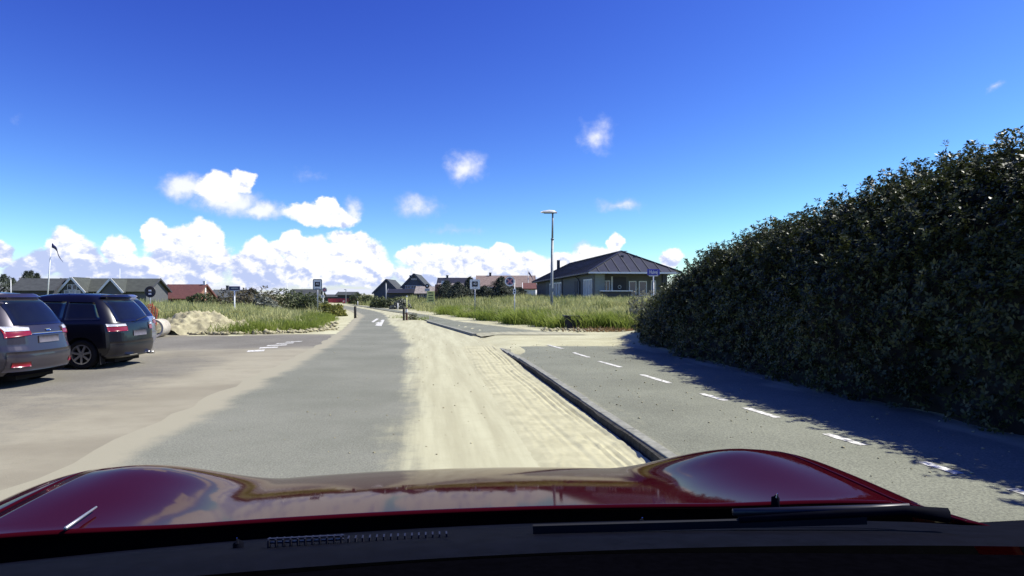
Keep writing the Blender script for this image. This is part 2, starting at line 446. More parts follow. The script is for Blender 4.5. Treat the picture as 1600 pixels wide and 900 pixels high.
def H(P):
    P = np.atleast_2d(np.asarray(P, float)); dr, dl = banks(P)
    L = P[:, 0] + .135 * P[:, 1]
    near = 1 - sst(P[:, 1], 24, 30)
    z = .10 * sst(L, KL + .10, KL + .42) * near
    far = np.interp(P[:, 1], [18, 24.6, 35.7, 50, 62, 81], [-.02, -1.48, -4.6, -8, -12.4, -19])
    z = np.maximum(z, .08 * sst(P[:, 0] - far, .1, .9) * sst(P[:, 1], 17, 22) * (P[:, 1] < 140))
    w = wob(P, .55)
    z = z + sst(dr, -.3, 8) * (.72 + .16 * w) + sst(dl, -.2, 7) * (.45 + .16 * w)
    z = z + sst(dr, 10, 50) * .15 * w
    hz = sst(L, 6.1, 8.5) * (1 - sst(P[:, 1], 22, 26))
    return z + .35 * hz
def h1(x, y): return float(H([(x, y)])[0])


def axis(*segs):
    out = []
    for a, b, st in segs: out += list(np.arange(a, b, st))
    return np.array(out + [segs[-1][1]])
gx = axis((-6000, -600, 900), (-600, -120, 60), (-120, -40, 4), (-40, -15, 1), (-15, 12, .4), (12, 40, 1), (40, 120, 5), (120, 600, 60), (600, 6000, 900))
gy = axis((-600, -60, 90), (-60, 0, 6), (0, 46, .4), (46, 120, 1), (120, 300, 10), (300, 1000, 100), (1000, 9000, 1000))


def grid_faces(nx, ny):
    i, j = np.meshgrid(np.arange(nx - 1), np.arange(ny - 1)); a = (j * nx + i).ravel()
    return np.stack([a, a + 1, a + nx + 1, a + nx], 1)
XX, YY = np.meshgrid(gx, gy); GP = np.stack([XX.ravel(), YY.ravel()], 1)
gd = banks(GP); gtone = np.maximum(sst(gd[0], .2, 1.6), sst(gd[1], .6, 2.0))
grough = .03 * wob(GP, 5.1) * ((gd[0] > -1.5) | (gd[1] > -.6))
o = npmesh('ground', np.column_stack([GP, H(GP) + grough]), grid_faces(len(gx), len(gy)), M['ground'], smooth=True, tone=gtone)
tag(o, kind='structure')

# road: rows across the way, columns at asphalt edges
ry = np.concatenate([np.arange(-12, 20, .5), np.arange(20, 46, .5), np.arange(46, 100, 1.5)])
xl = np.interp(ry, [-12, 6.27, 8.9, 16, 20, 29, 36, 42, 46, 50, 59, 69.5, 80, 91, 100], [-2.0, -3.72, -4.05, -4.96, -5.56, -7.2, -8.6, -9.85, -10.6, -11.6, -14.2, -18, -22, -27, -31])
xa = np.interp(ry, [-12, 6.67, 11.4, 16, 20, 30, 35.6, 47, 59.3, 76, 94, 100], [.5, -1.05, -1.75, -2.5, -3.2, -5.4, -6.75, -9.2, -12.4, -18.3, -24.9, -27.5])
xr = np.interp(ry, [-12, 18, 24.6, 35.7, 50, 62, 81, 100], [KL + 1.62, KL - 2.43, -1.48, -4.6, -8, -12.4, -19, -26])
xr = np.maximum(xr, xa + .9)
cols = []; tones = []
for fr, tn in ((-.50, -1.1), (-.20, -.8), (.0, -.5), (.22, -.22), (.5, -.05)):
    cols.append(xl + fr + .12 * wob(np.stack([xl, ry * 2], 1), 1.7)); tones.append(np.full(len(ry), tn))
jit = .16 * wob(np.stack([xa, ry], 1), 1.2)
for fr, tn in ((-1.0, -.05), (-.45, .18), (0, .5), (.4, .85), (.75, 1.15)):
    k = np.clip((xa - xl) / 2.6, .25, 1); cols.append(xa + jit + fr * k); tones.append(np.full(len(ry), tn))
cols.append(np.maximum(xr, cols[-1] + .1)); tones.append(np.full(len(ry), 1.3))
cx = np.array(cols).T
V = np.column_stack([cx.ravel(), np.repeat(ry, cx.shape[1]), np.full(cx.size, .014)])
o = npmesh('road', V, grid_faces(cx.shape[1], len(ry)), M['road'], tone=np.array(tones).T.ravel()); road = tag(o, kind='structure')

# side road / parking area to the left
sy = np.arange(2, 25.8, .4); slx = np.linspace(-60, 0, 70)
SX, SY = np.meshgrid(slx, sy); rx = np.interp(SY, ry, xl) - .1
U = (SX + 60) / 60; SX = -60 + U ** .7 * (rx + 60)
SP = np.stack([SX.ravel(), SY.ravel()], 1)
stn = .42 + .30 * wob(SP, .32) + .28 * sst(SP[:, 0], -9.5, -5.5) - .6 * sst(SP[:, 1], 17, 21) * (1 - sst(SP[:, 1], 23, 25)) + .65 * (1 - sst(np.interp(SP[:, 1], ry, xl) - SP[:, 0], .2, 2.2)) * (1 - sst(SP[:, 1], 15, 18))
V = np.column_stack([SP, np.full(len(SP), .007)])
o = npmesh('side_road', V, grid_faces(len(slx), len(sy)), M['side'], tone=stn); side = tag(o, kind='structure')

# tyre-tracked sand drift along the kerb: real ridges
ty = np.arange(3.5, 21, .07); tl = np.arange(.9, KL - .014, .025)
TL, TY = np.meshgrid(tl, ty)
z = .020 + .004 * wob(np.stack([TL.ravel() * 2, TY.ravel()], 1), .9).reshape(TL.shape) + .015 * sst(TL, 1.95, 2.13)
meander = .05 * np.sin(TY * .35) + .02 * np.sin(TY * 1.3)
for c, wd, dp in ((1.98, .022, .030), (1.90, .018, .024), (1.80, .022, .032), (1.71, .018, .020), (1.50, .03, .008), (1.40, .02, .008), (1.22, .02, .007), (1.14, .02, .006)):
    amp = np.clip(.62 + .45 * np.sin(TY * (.45 + .3 * c) + c * 9) + .3 * np.sin(TY * 1.9 + c * 5) + nr.normal(0, .22, TY.shape), 0, 1.2)
    q = (TL - c - meander) / wd
    z -= dp * amp * np.exp(-q * q); z += dp * .5 * amp * np.exp(-((q - 1.9) ** 2))
z += nr.normal(0, .0022, z.shape)
for k in range(60):
    cy, cl = rnd.uniform(5, 19), rnd.uniform(1.6, 2.08); z += rnd.uniform(.006, .02) * np.exp(-(((TL - cl) / .04) ** 2 + ((TY - cy) / .06) ** 2))
fade = sst(TL, .9, 1.25) * sst(TY, 3.5, 4.0) * (1 - sst(TY, 18, 21))
z = .0165 + np.maximum(z - .008, .0) * fade + (1 - fade) * -.012
V = np.column_stack([(TL - .135 * TY).ravel(), TY.ravel(), z.ravel()])
o = npmesh('sand_drift', V, grid_faces(len(tl), len(ty)), M['drift'], smooth=True); tag(o, kind='structure')

# cycle path with kerb, near stretch
py_ = np.arange(-10, 19.6, .4); pl = np.array([KL + .16, KL + .3, KL + .6, 3.2, 4.0, 4.8, 5.6, 6.2, 6.8])
PL, PY = np.meshgrid(pl, py_)
endf = sst(PY, 17.8, 19.4)
edge = 6.15 + .25 * np.sin(PY * 1.7) + .15 * np.sin(PY * 4.1)
ptn = .27 + .9 * endf + .6 * sst(PL, edge - .7, edge + .3) + .25 * (1 - sst(PL, KL + .1, KL + .5)) - .1
pz = .115 - .05 * endf * endf - .08 * sst(PY, 12.5, 18.4) * (1 - sst(PL, KL + .2, KL + .7))
V = np.column_stack([(PL - .135 * PY).ravel(), PY.ravel(), pz.ravel()])
path = tag(npmesh('path', V, grid_faces(len(pl), len(py_)), M['path'], tone=ptn.ravel()), kind='structure')
mb = MB()
for y0 in np.arange(-10, 18.4, 1.0):
    a, b = y0 + .006, y0 + .994
    pts = [(KL + .034, a), (KL + .17, a), (KL + .17, b), (KL + .034, b)]
    d = rnd.uniform(-.004, .004); e = rnd.uniform(-.006, .006)
    sink = .11 * float(sst(y0, 12.5, 18.4))
    vs = []
    for (l, y), zz in [((p[0] + e + (0.012 if t and i in (0, 3) else 0), p[1]), (.132 + d - sink if t else -.05)) for t in (0, 1) for i, p in enumerate(pts)]:
        vs.append((l - .135 * y, y, zz))
    kb = MB().add(vs, [(3, 2, 1, 0), (4, 5, 6, 7), (0, 1, 5, 4), (1, 2, 6, 5), (2, 3, 7, 6), (3, 0, 4, 7)]).build('kerb_stone', M['kerb'], path, bevel=.012)
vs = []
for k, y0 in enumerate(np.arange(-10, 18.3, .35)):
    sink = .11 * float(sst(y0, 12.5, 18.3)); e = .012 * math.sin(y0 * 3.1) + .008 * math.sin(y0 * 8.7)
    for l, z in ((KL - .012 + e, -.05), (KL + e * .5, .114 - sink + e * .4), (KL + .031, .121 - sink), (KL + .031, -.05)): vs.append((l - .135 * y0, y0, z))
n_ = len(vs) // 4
meshobj('kerb_shade_strip', vs, [(k * 4 + a, k * 4 + a + 1, k * 4 + a + 5, k * 4 + a + 4) for k in range(n_ - 1) for a in range(3)], M['kerb_shade'], path)  # dark strip painted in for the kerb's shaded face and its shadow
# far stretch of the path
fy = np.arange(23.5, 98, .75)
fl = np.interp(fy, [22, 24.6, 35.7, 50, 62, 81, 98], [-.75, -1.40, -4.52, -7.9, -12.3, -18.9, -25.4])
fr_ = np.interp(fy, [22, 27, 35.7, 47, 65, 98], [3.6, 1.0, -2.9, -6.2, -12.2, -24.2])
fr_ = np.maximum(fr_, fl + .7)
rows = []; tn = []
for k, tv in ((0, .55), (.15, .2), (.5, .15), (.85, .3), (1, 1.0)):
    rows.append(fl + (fr_ - fl) * k); tn.append(np.maximum(tv, 1.4 * (1 - sst(fy, 23.5, 27))))
cx = np.array(rows).T; P2 = np.stack([cx.ravel(), np.repeat(fy, 5)], 1)
o = npmesh('path', np.column_stack([P2, np.maximum(H(P2), .03) + .02]), grid_faces(5, len(fy)), M['path'], tone=np.array(tn).T.ravel()); tag(o, kind='structure')
mb = MB()
for y0 in np.arange(24.4, 36, 1.0):
    f_ = lambda y: float(np.interp(y, [22, 24.6, 35.7, 50], [-.75, -1.40, -4.52, -7.9]))
    a, b = y0 + .008, y0 + .992
    vs = [(f_(y) + dx, y, zz) for zz in (-.05, .105) for y, dx in ((a, -.15), (a, .0), (b, .0), (b, -.15))]
    MB().add(vs, [(3, 2, 1, 0), (4, 5, 6, 7), (0, 1, 5, 4), (1, 2, 6, 5), (2, 3, 7, 6), (3, 0, 4, 7)]).build('kerb_stone', M['kerb'], o)


# painted markings
def ground_quad(name, pts, z, m, parent):
    return meshobj(name, [(x, y, z) for x, y in pts], [tuple(range(len(pts)))], m, parent)
for (a, b) in (((856, 539), (880, 545)), ((896, 551), (920, 558.5)), ((936, 564.5), (970, 574)), ((1003, 585.5), (1047, 599)), ((1096, 615), (1134, 626)), ((1164, 637), (1215, 653)), ((1290, 678), (1350, 696)), ((1440, 722), (1500, 741)), ((1580, 764), (1660, 789))):
    p = Vector(G(*a, .115)); q = Vector(G(*b, .115)); d = (q - p).normalized(); nn = Vector((-d.y, d.x)) * .055
    n_ = 6; L_ = []; R_ = []
    for k in range(n_ + 1):
        c = p.lerp(q, k / n_); L_.append(c + nn * rnd.uniform(.75, 1.1)); R_.append(c - nn * rnd.uniform(.75, 1.1))
    ground_quad('dash_marking', [tuple(c) for c in L_] + [tuple(c) for c in reversed(R_)], .1195, M['paint'], path)
for (x0, y0, ln, th) in ((385, 550.6, 27, 2.5), (404, 545.2, 29, 1.9), (416, 541.3, 31, 1.4), (430, 538, 28, 1.1), (445, 535.4, 26, .9)):
    ground_quad('give_way_bar', [G(x0, y0), G(x0 + ln, y0 - 1.2), G(x0 + ln + 2, y0 - 1.2 - th), G(x0 + 3, y0 - th)], .0125, M['freshpaint'], side)
for q4 in (((586, 509), (596, 510), (601, 500), (597, 500)), ((580, 503.5), (584, 504), (592, 498.5), (588, 498.2)), ((586, 505.5), (588, 506), (596, 503), (594, 502.6))):
    ground_quad('arrow_marking', [G(*p) for p in q4], .0185, M['paint'], road)


# ------------------------------------------------------------ plants
def grass_mesh(name, P, hmin, hmax, wd, m, lean=.35, tone=(0, 1), bias=(0, 0), seed=1, ground=None):
    """P (n,2): blades of three segments, bent"""
    g = np.random.default_rng(seed); n = len(P)
    z0 = H(P) if ground is None else ground
    a = g.uniform(0, 2 * np.pi, n); hh = g.uniform(hmin, hmax, n) * (.8 + .35 * (wob(P, .9)))
    ln = g.uniform(.1, 1, n) * lean
    dx = np.cos(a) * ln + bias[0]; dy = np.sin(a) * ln + bias[1]
    b = a + np.pi / 2 + g.normal(0, .6, n); wx = np.cos(b) * wd / 2; wy = np.sin(b) * wd / 2
    rows = []
    for k, (s, wk) in enumerate(((0, 1), (.45, .9), (.8, .55))):
        bx = P[:, 0] + dx * hh * s ** 1.8; by = P[:, 1] + dy * hh * s ** 1.8; bz = z0 - .03 + hh * (s - .28 * ln * s ** 2.4)
        rows += [np.stack([bx - wx * wk, by - wy * wk, bz], 1), np.stack([bx + wx * wk, by + wy * wk, bz], 1)]
    tip = np.stack([P[:, 0] + dx * hh, P[:, 1] + dy * hh, z0 - .03 + hh * (1 - .28 * ln)], 1)
    rows += [tip, tip + np.array([.001, 0, 0])]
    V = np.stack(rows, 1).reshape(-1, 3); base = np.arange(n) * 8
    fs = np.concatenate([np.stack([base + k, base + k + 1, base + k + 3, base + k + 2], 1) for k in (0, 2, 4)])
    patch = .5 + .42 * wob(P, 1.5) + .25 * wob(P + 7, 4.0)
    t = np.repeat((tone[0] + (tone[1] - tone[0]) * (.45 * g.uniform(0, 1, n) ** 1.3 + .62 * patch)).clip(0, 1), 8)
    return npmesh(name, V, fs, m, tone=t)


def scatter(n, box, test, seed):
    g = np.random.default_rng(seed); out = []; tot = 0
    while tot < n:
        P = np.stack([g.uniform(box[0], box[1], n), g.uniform(box[2], box[3], n)], 1); P = P[test(P, g)]
        out.append(P); tot += len(P)
    return np.concatenate(out)[:n]


def clump(P, k, r, seed):
    g = np.random.default_rng(seed); return (P[:, None, :] + g.normal(0, r, (len(P), k, 2))).reshape(-1, 2)

hedgemask = lambda P: (P[:, 0] + .135 * P[:, 1] > 5.6 + .02 * P[:, 1]) & (P[:, 1] < 25)
HB = (5.3, 12.8, 47.6, 75)                     # keep grass out of the big house
inhouse = lambda P: (P[:, 0] + .135 * (P[:, 1] - 48) > 5.6) & (P[:, 1] > 47.8) & (P[:, 1] < 76) & (P[:, 0] < 14)
def rtest(lo, hi):
    def f(P, g):
        dr, _ = banks(P); return (dr > lo + .5 * wob(P, 1.3)) & (dr < hi) & ~inhouse(P) & (g.uniform(0, 1, len(P)) < np.clip(.6 + .6 * wob(P, 1.7), .12, 1))
    return f
P = clump(scatter(2300, (-14, 14, 25.5, 46), rtest(.25, 12), 3), 11, .10, 4)
tag(grass_mesh('dune_grass', P, .45, 1.0, .034, M['grass'], .5, tone=(0, .8), seed=5), 'tall yellow-green dune grass on the right bank before the dark-roofed house', 'grass', kind='stuff')
P = clump(scatter(420, (-14, 12, 25.5, 50), rtest(-.1, 2.0), 13), 38, .20, 14)
tag(grass_mesh('verge_grass', P, .55, 1.0, .026, M['grassdark'], 1.1, tone=(0, .8), bias=(-.25, -.35), seed=15), 'darker green drooping grass tussocks along the foot of the right bank', 'grass', kind='stuff')
P = clump(scatter(2600, (-45, 6, 46, 95), rtest(.4, 16), 23), 8, .2, 24)
tag(grass_mesh('far_dune_grass', P, .5, .95, .045, M['grass'], .5, seed=25), 'distant dune grass beside the far bend of the path', 'grass', kind='stuff')
def ltest(lo, hi):
    def f(P, g):
        _, dl = banks(P); return (dl > lo + .5 * wob(P, 1.3)) & (dl < hi) & (g.uniform(0, 1, len(P)) < np.clip(.6 + .6 * wob(P, 1.9), .15, 1)) & ~(((P[:, 0] + 13.6) / 2.1) ** 2 + ((P[:, 1] - 26.8) / 1.7) ** 2 < 1)
    return f
P = clump(scatter(2600, (-26, -8, 25.5, 48), ltest(.9, 14), 33), 9, .13, 34)
tag(grass_mesh('meadow_grass', P, .28, .66, .032, M['grass'], .6, tone=(0, 1), seed=35), 'tall green dune grass on the left bank behind the sand heap', 'grass', kind='stuff')
P = clump(scatter(900, (-14, -8, 25.5, 44), ltest(.35, 1.8), 43), 9, .15, 44)
tag(grass_mesh('edge_grass', P, .35, .65, .024, M['grassdark'], .8, tone=(.1, .9), bias=(.2, -.3), seed=45), 'bright green grass along the rubbly edge of the left bank', 'grass', kind='stuff')
P = clump(scatter(1800, (-75, -24, 30, 80), ltest(2, 60), 53), 7, .25, 54)
tag(grass_mesh('far_meadow_grass', P, .45, .8, .05, M['grass'], .5, tone=(0, .8), seed=55), 'distant grass behind the parked cars on the left', 'grass', kind='stuff')
P = nr.normal(0, 1, (900, 2)) * (1.1, .22) + (4.9, 26.1)
tag(grass_mesh('dead_straw', P, .12, .35, .02, M['straw'], 1.3, seed=65), 'reddish brown dead straw on sand at the hedge end', 'dead grass', kind='stuff')
P = clump(scatter(230, (-13, 12, 26, 44), rtest(.4, 9), 83), 34, .15, 84)
tag(grass_mesh('marram_tussocks', P, .8, 1.2, .034, M['grass'], .85, tone=(.3, 1), seed=85), 'taller arching marram tussocks in the right bank grass', 'grass', kind='stuff')
P = clump(scatter(110, (-25, -8.5, 26, 46), ltest(.9, 12), 93), 32, .16, 94)
tag(grass_mesh('marram_tussocks', P, .55, 1.0, .034, M['grass'], .85, tone=(.3, 1), seed=95), 'taller arching marram tussocks in the left bank grass', 'grass', kind='stuff')
# sparse sprigs on the sand
P = np.concatenate([np.random.default_rng(5).normal(0, 1, (70, 2)) * s + c for c, s in (((-5.4, 39.5), (.28, .2)), ((-7.4, 43), (.5, .2)), ((-11.2, 40), (.25, .3)))])
tag(grass_mesh('sand_sprigs', P, .15, .45, .02, M['grassdark'], .9, seed=66), 'sparse weeds growing in the sand beside the bollards', 'weeds', kind='stuff')


def leaves(C, Nrm, k, ln, wd, seed, spread=.9, tone=(0, 1)):
    """rosettes of k leaves at C (n,3) facing Nrm; each leaf four verts folded on the midrib"""
    g = np.random.default_rng(seed); n = len(C)
    Nn = Nrm / (np.linalg.norm(Nrm, axis=1, keepdims=True) + 1e-9)
    ref = g.normal(0, 1, (n, 3)); A = np.cross(Nn, ref); A /= np.linalg.norm(A, axis=1, keepdims=True) + 1e-9; B = np.cross(Nn, A)
    Vs = []; T = []
    tn = g.uniform(tone[0], tone[1], n)
    for j in range(k):
        t = 2 * np.pi * j / k + g.normal(0, .35, n); el = g.normal(.35, .35, n) * spread
        d = (A * np.cos(t)[:, None] + B * np.sin(t)[:, None]) * np.cos(el)[:, None] + Nn * np.sin(el)[:, None]
        s = np.cross(d, Nn); s /= np.linalg.norm(s, axis=1, keepdims=True) + 1e-9
        u = np.cross(s, d)
        l = (ln * g.uniform(.7, 1.25, n))[:, None]; w = (wd * g.uniform(.75, 1.2, n))[:, None]
        off = C + Nn * g.uniform(-.4, .4, n)[:, None] * ln
        p0 = off + d * l * .08; p2 = off + d * l; m1 = off + d * l * .5 + s * w / 2 + u * w * .18; m2 = off + d * l * .5 - s * w / 2 + u * w * .18
        Vs.append(np.stack([p0, m1, p2, m2], 1)); T.append(np.repeat((tn + g.normal(0, .12, n)).clip(0, 1)[:, None], 4, 1))
    V = np.concatenate(Vs).reshape(-1, 3); t = np.concatenate(T).ravel(); b = np.arange(len(V) // 4) * 4
    return V, np.stack([b, b + 1, b + 2, b + 3], 1), t


def n3(P, k):
    x, y, z = P[:, 0] * k, P[:, 1] * k, P[:, 2] * k
    return (np.sin(x + 1.7 * np.sin(y * .8 + z)) + np.sin(y * 1.2 + 1.3 * np.sin(z * 1.1 - x * .7)) + np.sin(z * 1.3 + 1.5 * np.sin(x * .9 + y * .6))) / 3


def bush_at(name, label, cat, x, y, rx, ry_, rz, n, k, ln, wd, m, group=None, seed=1, tone=(0, 1), trunk=False, core=True, z=None):
    g = np.random.default_rng(seed); z = h1(x, y) if z is None else z
    root = empty(name, label, cat, (x, y, z), group=group)
    d = g.normal(0, 1, (n, 3)); d[:, 2] = np.abs(d[:, 2]) * .9 - .15; d /= np.linalg.norm(d, axis=1, keepdims=True)
    rad = (1 + .22 * n3(d + seed, 2.6) + .12 * n3(d + seed, 6)) * (1 - .35 * g.uniform(0, 1, n) ** 2.2)
    C = d * rad[:, None] * np.array([rx, ry_, rz]); C[:, 2] = np.maximum(C[:, 2], .03)
    V, fs, t = leaves(C, d + g.normal(0, .5, d.shape) + np.array([0, 0, .35]), k, ln, wd, seed + 1, tone=tone)
    npmesh('foliage', V, fs, m, root, tone=t)
    mb = MB()
    for q in range(7):
        a = g.uniform(0, 6.28); e = np.array([math.cos(a) * rx * .6, math.sin(a) * ry_ * .6, rz * g.uniform(.5, .85)])
        mb.tube([(0, 0, -.1), tuple(e * .5 + (0, 0, .05)), tuple(e)], [.03 * rz + .01, .02 * rz + .006, .006], 5)
    tag(mb.build('stems', M['bark'], root), kind='stuff')
    return root


# the tall hedge on the right of the path
def build_hedge():
    root = empty('hedge', 'tall dark leafy hedge shading the right side of the path', 'hedge', (8 - .135 * 12, 12, 0))
    g = np.random.default_rng(77)
    hy = [-4, 0, 8, 9.6, 12, 15.5, 19.5, 21.5, 22.8, 23.4]; hh = [3.3, 3.45, 3.5, 3.45, 3.32, 2.95, 2.15, 1.45, .85, .35]
    def surf(th, y, k=1.0):
        h = np.interp(y, hy, hh); c = 8.5 + .05 * (y > 18) * (y - 18); hw = np.interp(y, [-4, 14, 20, 23.4], [2.5, 2.45, 1.9, .8])
        # superellipse section, th 0 = path side at the ground, pi/2 = crest
        ct, st = np.cos(th), np.sin(th)
        e = .95
        l = c - hw * np.sign(ct) * np.abs(ct) ** e * k; z = h * np.abs(st) ** e * k + .02
        return np.stack([l - .135 * y, y, z], -1)
    def bump(P): return .24 * n3(P + 9, .85) + .16 * n3(P, 1.7) + .13 * n3(P + 5, 4.0) + .08 * n3(P, 8.5)
    # dense dark interior
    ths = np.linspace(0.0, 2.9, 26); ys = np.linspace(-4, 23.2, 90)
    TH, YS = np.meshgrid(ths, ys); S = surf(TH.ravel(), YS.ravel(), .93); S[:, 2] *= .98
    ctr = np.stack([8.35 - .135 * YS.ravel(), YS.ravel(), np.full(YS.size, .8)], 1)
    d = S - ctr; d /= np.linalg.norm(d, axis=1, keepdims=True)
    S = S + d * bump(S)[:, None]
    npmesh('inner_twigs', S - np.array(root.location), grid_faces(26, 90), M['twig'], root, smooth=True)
    n = 42000
    y = g.uniform(-3, 23.3, n * 2); keep = g.uniform(0, 1, n * 2) < np.interp(y, [-3, 3, 6, 14, 23.4], [.15, .4, 1, .9, .75]); y = y[keep][:n]
    th = g.beta(1.25, 1.7, len(y)) * 2.6 + .02
    S = surf(th, y); ctr = np.stack([8.35 - .135 * y, y, np.full(len(y), .8)], 1)
    d = S - ctr; d /= np.linalg.norm(d, axis=1, keepdims=True)
    dep = g.uniform(0, 1, len(y)) ** 2
    sprig = (g.uniform(0, 1, len(y)) < .10) * g.uniform(.05, .26, len(y))
    C = S + d * (bump(S) - .42 * dep + sprig)[:, None]; C[:, 2] = np.maximum(C[:, 2], .04)
    # leafy shoots that stand out of the mass
    ns = 1500; ys_ = g.uniform(2, 23, ns); ts_ = g.uniform(.25, 1.9, ns); S0 = surf(ts_, ys_); d0 = S0 - np.stack([8.35 - .135 * ys_, ys_, np.full(ns, .8)], 1); d0 /= np.linalg.norm(d0, axis=1, keepdims=True)
    S0 = S0 + d0 * (bump(S0) - .04)[:, None]; dr_ = d0 * .8 + g.normal(0, .3, d0.shape) + np.array([-.1, -.05, .75]); dr_ /= np.linalg.norm(dr_, axis=1, keepdims=True)
    ln_ = g.uniform(.12, .42, ns); kk = 6
    C2 = (S0[:, None, :] + dr_[:, None, :] * (ln_[:, None] * np.linspace(.1, 1, kk)[None, :])[:, :, None] + g.normal(0, .018, (ns, kk, 3))).reshape(-1, 3)
    C = np.concatenate([C, C2]); d = np.concatenate([d, np.repeat(dr_, kk, 0)])
    V, fs, t = leaves(C, d + g.normal(0, .45, d.shape) + np.array([0, 0, .3]), 7, .070, .036, 78)
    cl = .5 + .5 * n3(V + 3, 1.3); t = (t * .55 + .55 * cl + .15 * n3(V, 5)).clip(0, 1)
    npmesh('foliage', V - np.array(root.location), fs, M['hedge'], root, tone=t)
    mb = MB()
    for q in range(46):
        y0 = g.uniform(2, 22.5); l0 = 7.6 + g.uniform(0, 1.4); hgt = float(np.interp(y0, hy, hh))
        x0 = l0 - .135 * y0 - root.location.x
        e = (x0 + g.uniform(-1.0, .4), y0 - root.location.y + g.uniform(-.6, .6), hgt * g.uniform(.5, .9))
        mb.tube([(x0, y0 - root.location.y, -.1), (x0 * .5 + e[0] * .5, (y0 - root.location.y) * .5 + e[1] * .5, e[2] * .45), e], [.035, .025, .01], 5)
    tag(mb.build('stems', M['bark'], root), kind='stuff')
build_hedge()
bush_at('grey_shrub', 'grey-leaved bushy shrub in front of the veranda beside the hedge', 'shrub', 5.75, 27.6, 1.0, .9, 1.55, 900, 6, .10, .035, M['shrub'], seed=5)
bush_at('grey_shrub', 'low grey-green shrub under the blue street sign', 'shrub', 6.6, 27.2, .8, .8, 1.05, 600, 6, .10, .035, M['shrub'], seed=6, tone=(0, .7))
# bushes far left
for i, (px, Y, rx, rz, mm, lb) in enumerate((
        (318, 62, 1.6, 1.2, 'bush', 'small dark bush left of the white street-name post, below the gabled cottage'),
        (392, 56, 2.8, 1.75, 'bushbrown', 'brownish round bush just right of the white street-name post'),
        (432, 58, 2.6, 1.75, 'bush', 'dark green bush mound between the brown bush and the bus stop sign'),
        (462, 60, 2.5, 1.75, 'bush', 'dark green bush mound directly left of the 40 sign'),
        (486, 56, 1.7, 1.4, 'bush', 'dark low bush at the foot of the left 40 sign'),
        (414, 50, 1.1, .95, 'shrub', 'grey-green low bush in front of the bush mounds'),
        (516, 47, 1.0, .9, 'bushyellow', 'yellow-green bush at the road edge right of the no-stopping sign'))):
    bush_at('dune_bush', lb, 'bush', AX(px, Y), Y, rx, rx * .8, rz, 420, 6, .22, .12, M[mm], seed=20 + i)
for i, (px, Y, rx, rz, mm, lb) in enumerate((
        (597, 76, 1.5, 1.25, 'bush', 'dark green bush by the far bend under the grey post'),
        (613, 72, 1.6, 1.1, 'bush', 'dark bush below the tall gabled house, left of the bollard pair'),
        (628, 66, 1.0, .8, 'shrub', 'grey-green bush just left above the bollard pair'),
        (576, 95, 1.8, 1.2, 'bush', 'dark bush at the far bend left of the grey gabled house'),
        (562, 105, 2.2, 1.6, 'bush', 'dark bush at the end of the red hoarding'))):
    bush_at('dune_bush', lb, 'bush', AX(px, Y), Y, rx, rx * .8, rz, 380, 6, .22, .12, M[mm], seed=40 + i)
bush_at('weed_tuft', 'small dark weed tuft in the sand beside the bollard pair', 'weed', AX(646, 40), 40, .28, .22, .42, 90, 6, .12, .03, M['bush'], seed=61)


def conifer(label, px, Y, top_py, w, seed, group, name='pine_tree'):
    g = np.random.default_rng(seed); x = AX(px, Y); z0 = h1(x, Y); hgt = AZ(top_py, Y) - z0
    root = empty(name, label, 'tree', (x, Y, z0), group=group)
    n = 520; s = g.uniform(.08, 1, n); a = g.uniform(0, 6.28, n)
    whorl = .55 + .45 * np.sin(s * 22 + a * 1.0) ** 2
    w = w * 1.45; r = w * (1 - s ** 2.6) * whorl * g.uniform(.35, 1.05, n) * (1 + .3 * np.sin(3 * a + seed)) + .04
    C = np.stack([r * np.cos(a), r * np.sin(a), s * hgt], 1)
    d = np.stack([np.cos(a), np.sin(a), np.full(n, .5)], 1)
    V, fs, t = leaves(C, d, 6, .30, .07, seed + 3); npmesh('crown', V, fs, M['pine'], root, tone=t)
    mb = MB().tube([(0, 0, -.2), (.03, 0, hgt * .5), (0, 0, hgt * .97)], [.10, .07, .015], 7)
    for q in range(12):
        s_ = .12 + .07 * q; a_ = q * 2.4; L_ = w * (1 - s_) * .8
        mb.tube([(0, 0, s_ * hgt), (math.cos(a_) * L_, math.sin(a_) * L_, s_ * hgt + .12)], [.03, .008], 5)
    mb.build('trunk', M['bark'], root)
gp = 'dark pines behind the right bank'
for i, (px, Y, tp, w, lb) in enumerate((
        (698, 74, 441, 1.2, 'dark pine over the weathered tiled roof, leftmost of the pine row'),
        (716, 72, 443, 1.3, 'broad dark pine left of the right-hand 40 sign'),
        (735, 76, 434.5, 1.1, 'pointed dark pine directly behind the right-hand 40 sign'),
        (757, 74, 449, 1.5, 'low dark pine just right of the right-hand 40 sign'),
        (783, 72, 434, 1.3, 'tall dark pine left of the round no-stopping sign'),
        (800, 73, 450, 1.3, 'low dark pine behind the small plate below the round sign'),
        (813, 75, 452, .8, 'small dark pine between the round sign and the dark-roofed house'))):
    conifer(lb, px, Y, tp, w, 70 + i, gp)
gp = 'dark firs at the left edge'
for i, (px, Y, tp, w, lb) in enumerate(((6, 92, 430, 1.9, 'dark fir at the left picture edge, above the grey car'), (20, 96, 436, 1.4, 'small dark fir right of the edge fir'), (41, 98, 425, 1.0, 'slim dark fir above the small dark house'), (49, 99, 424, 1.1, 'tallest slim fir behind the small dark house'), (58, 98, 428, .9, 'fir nearest the white flagpole'))):
    conifer(lb, px, Y, tp, w, 90 + i, gp, 'fir_tree')

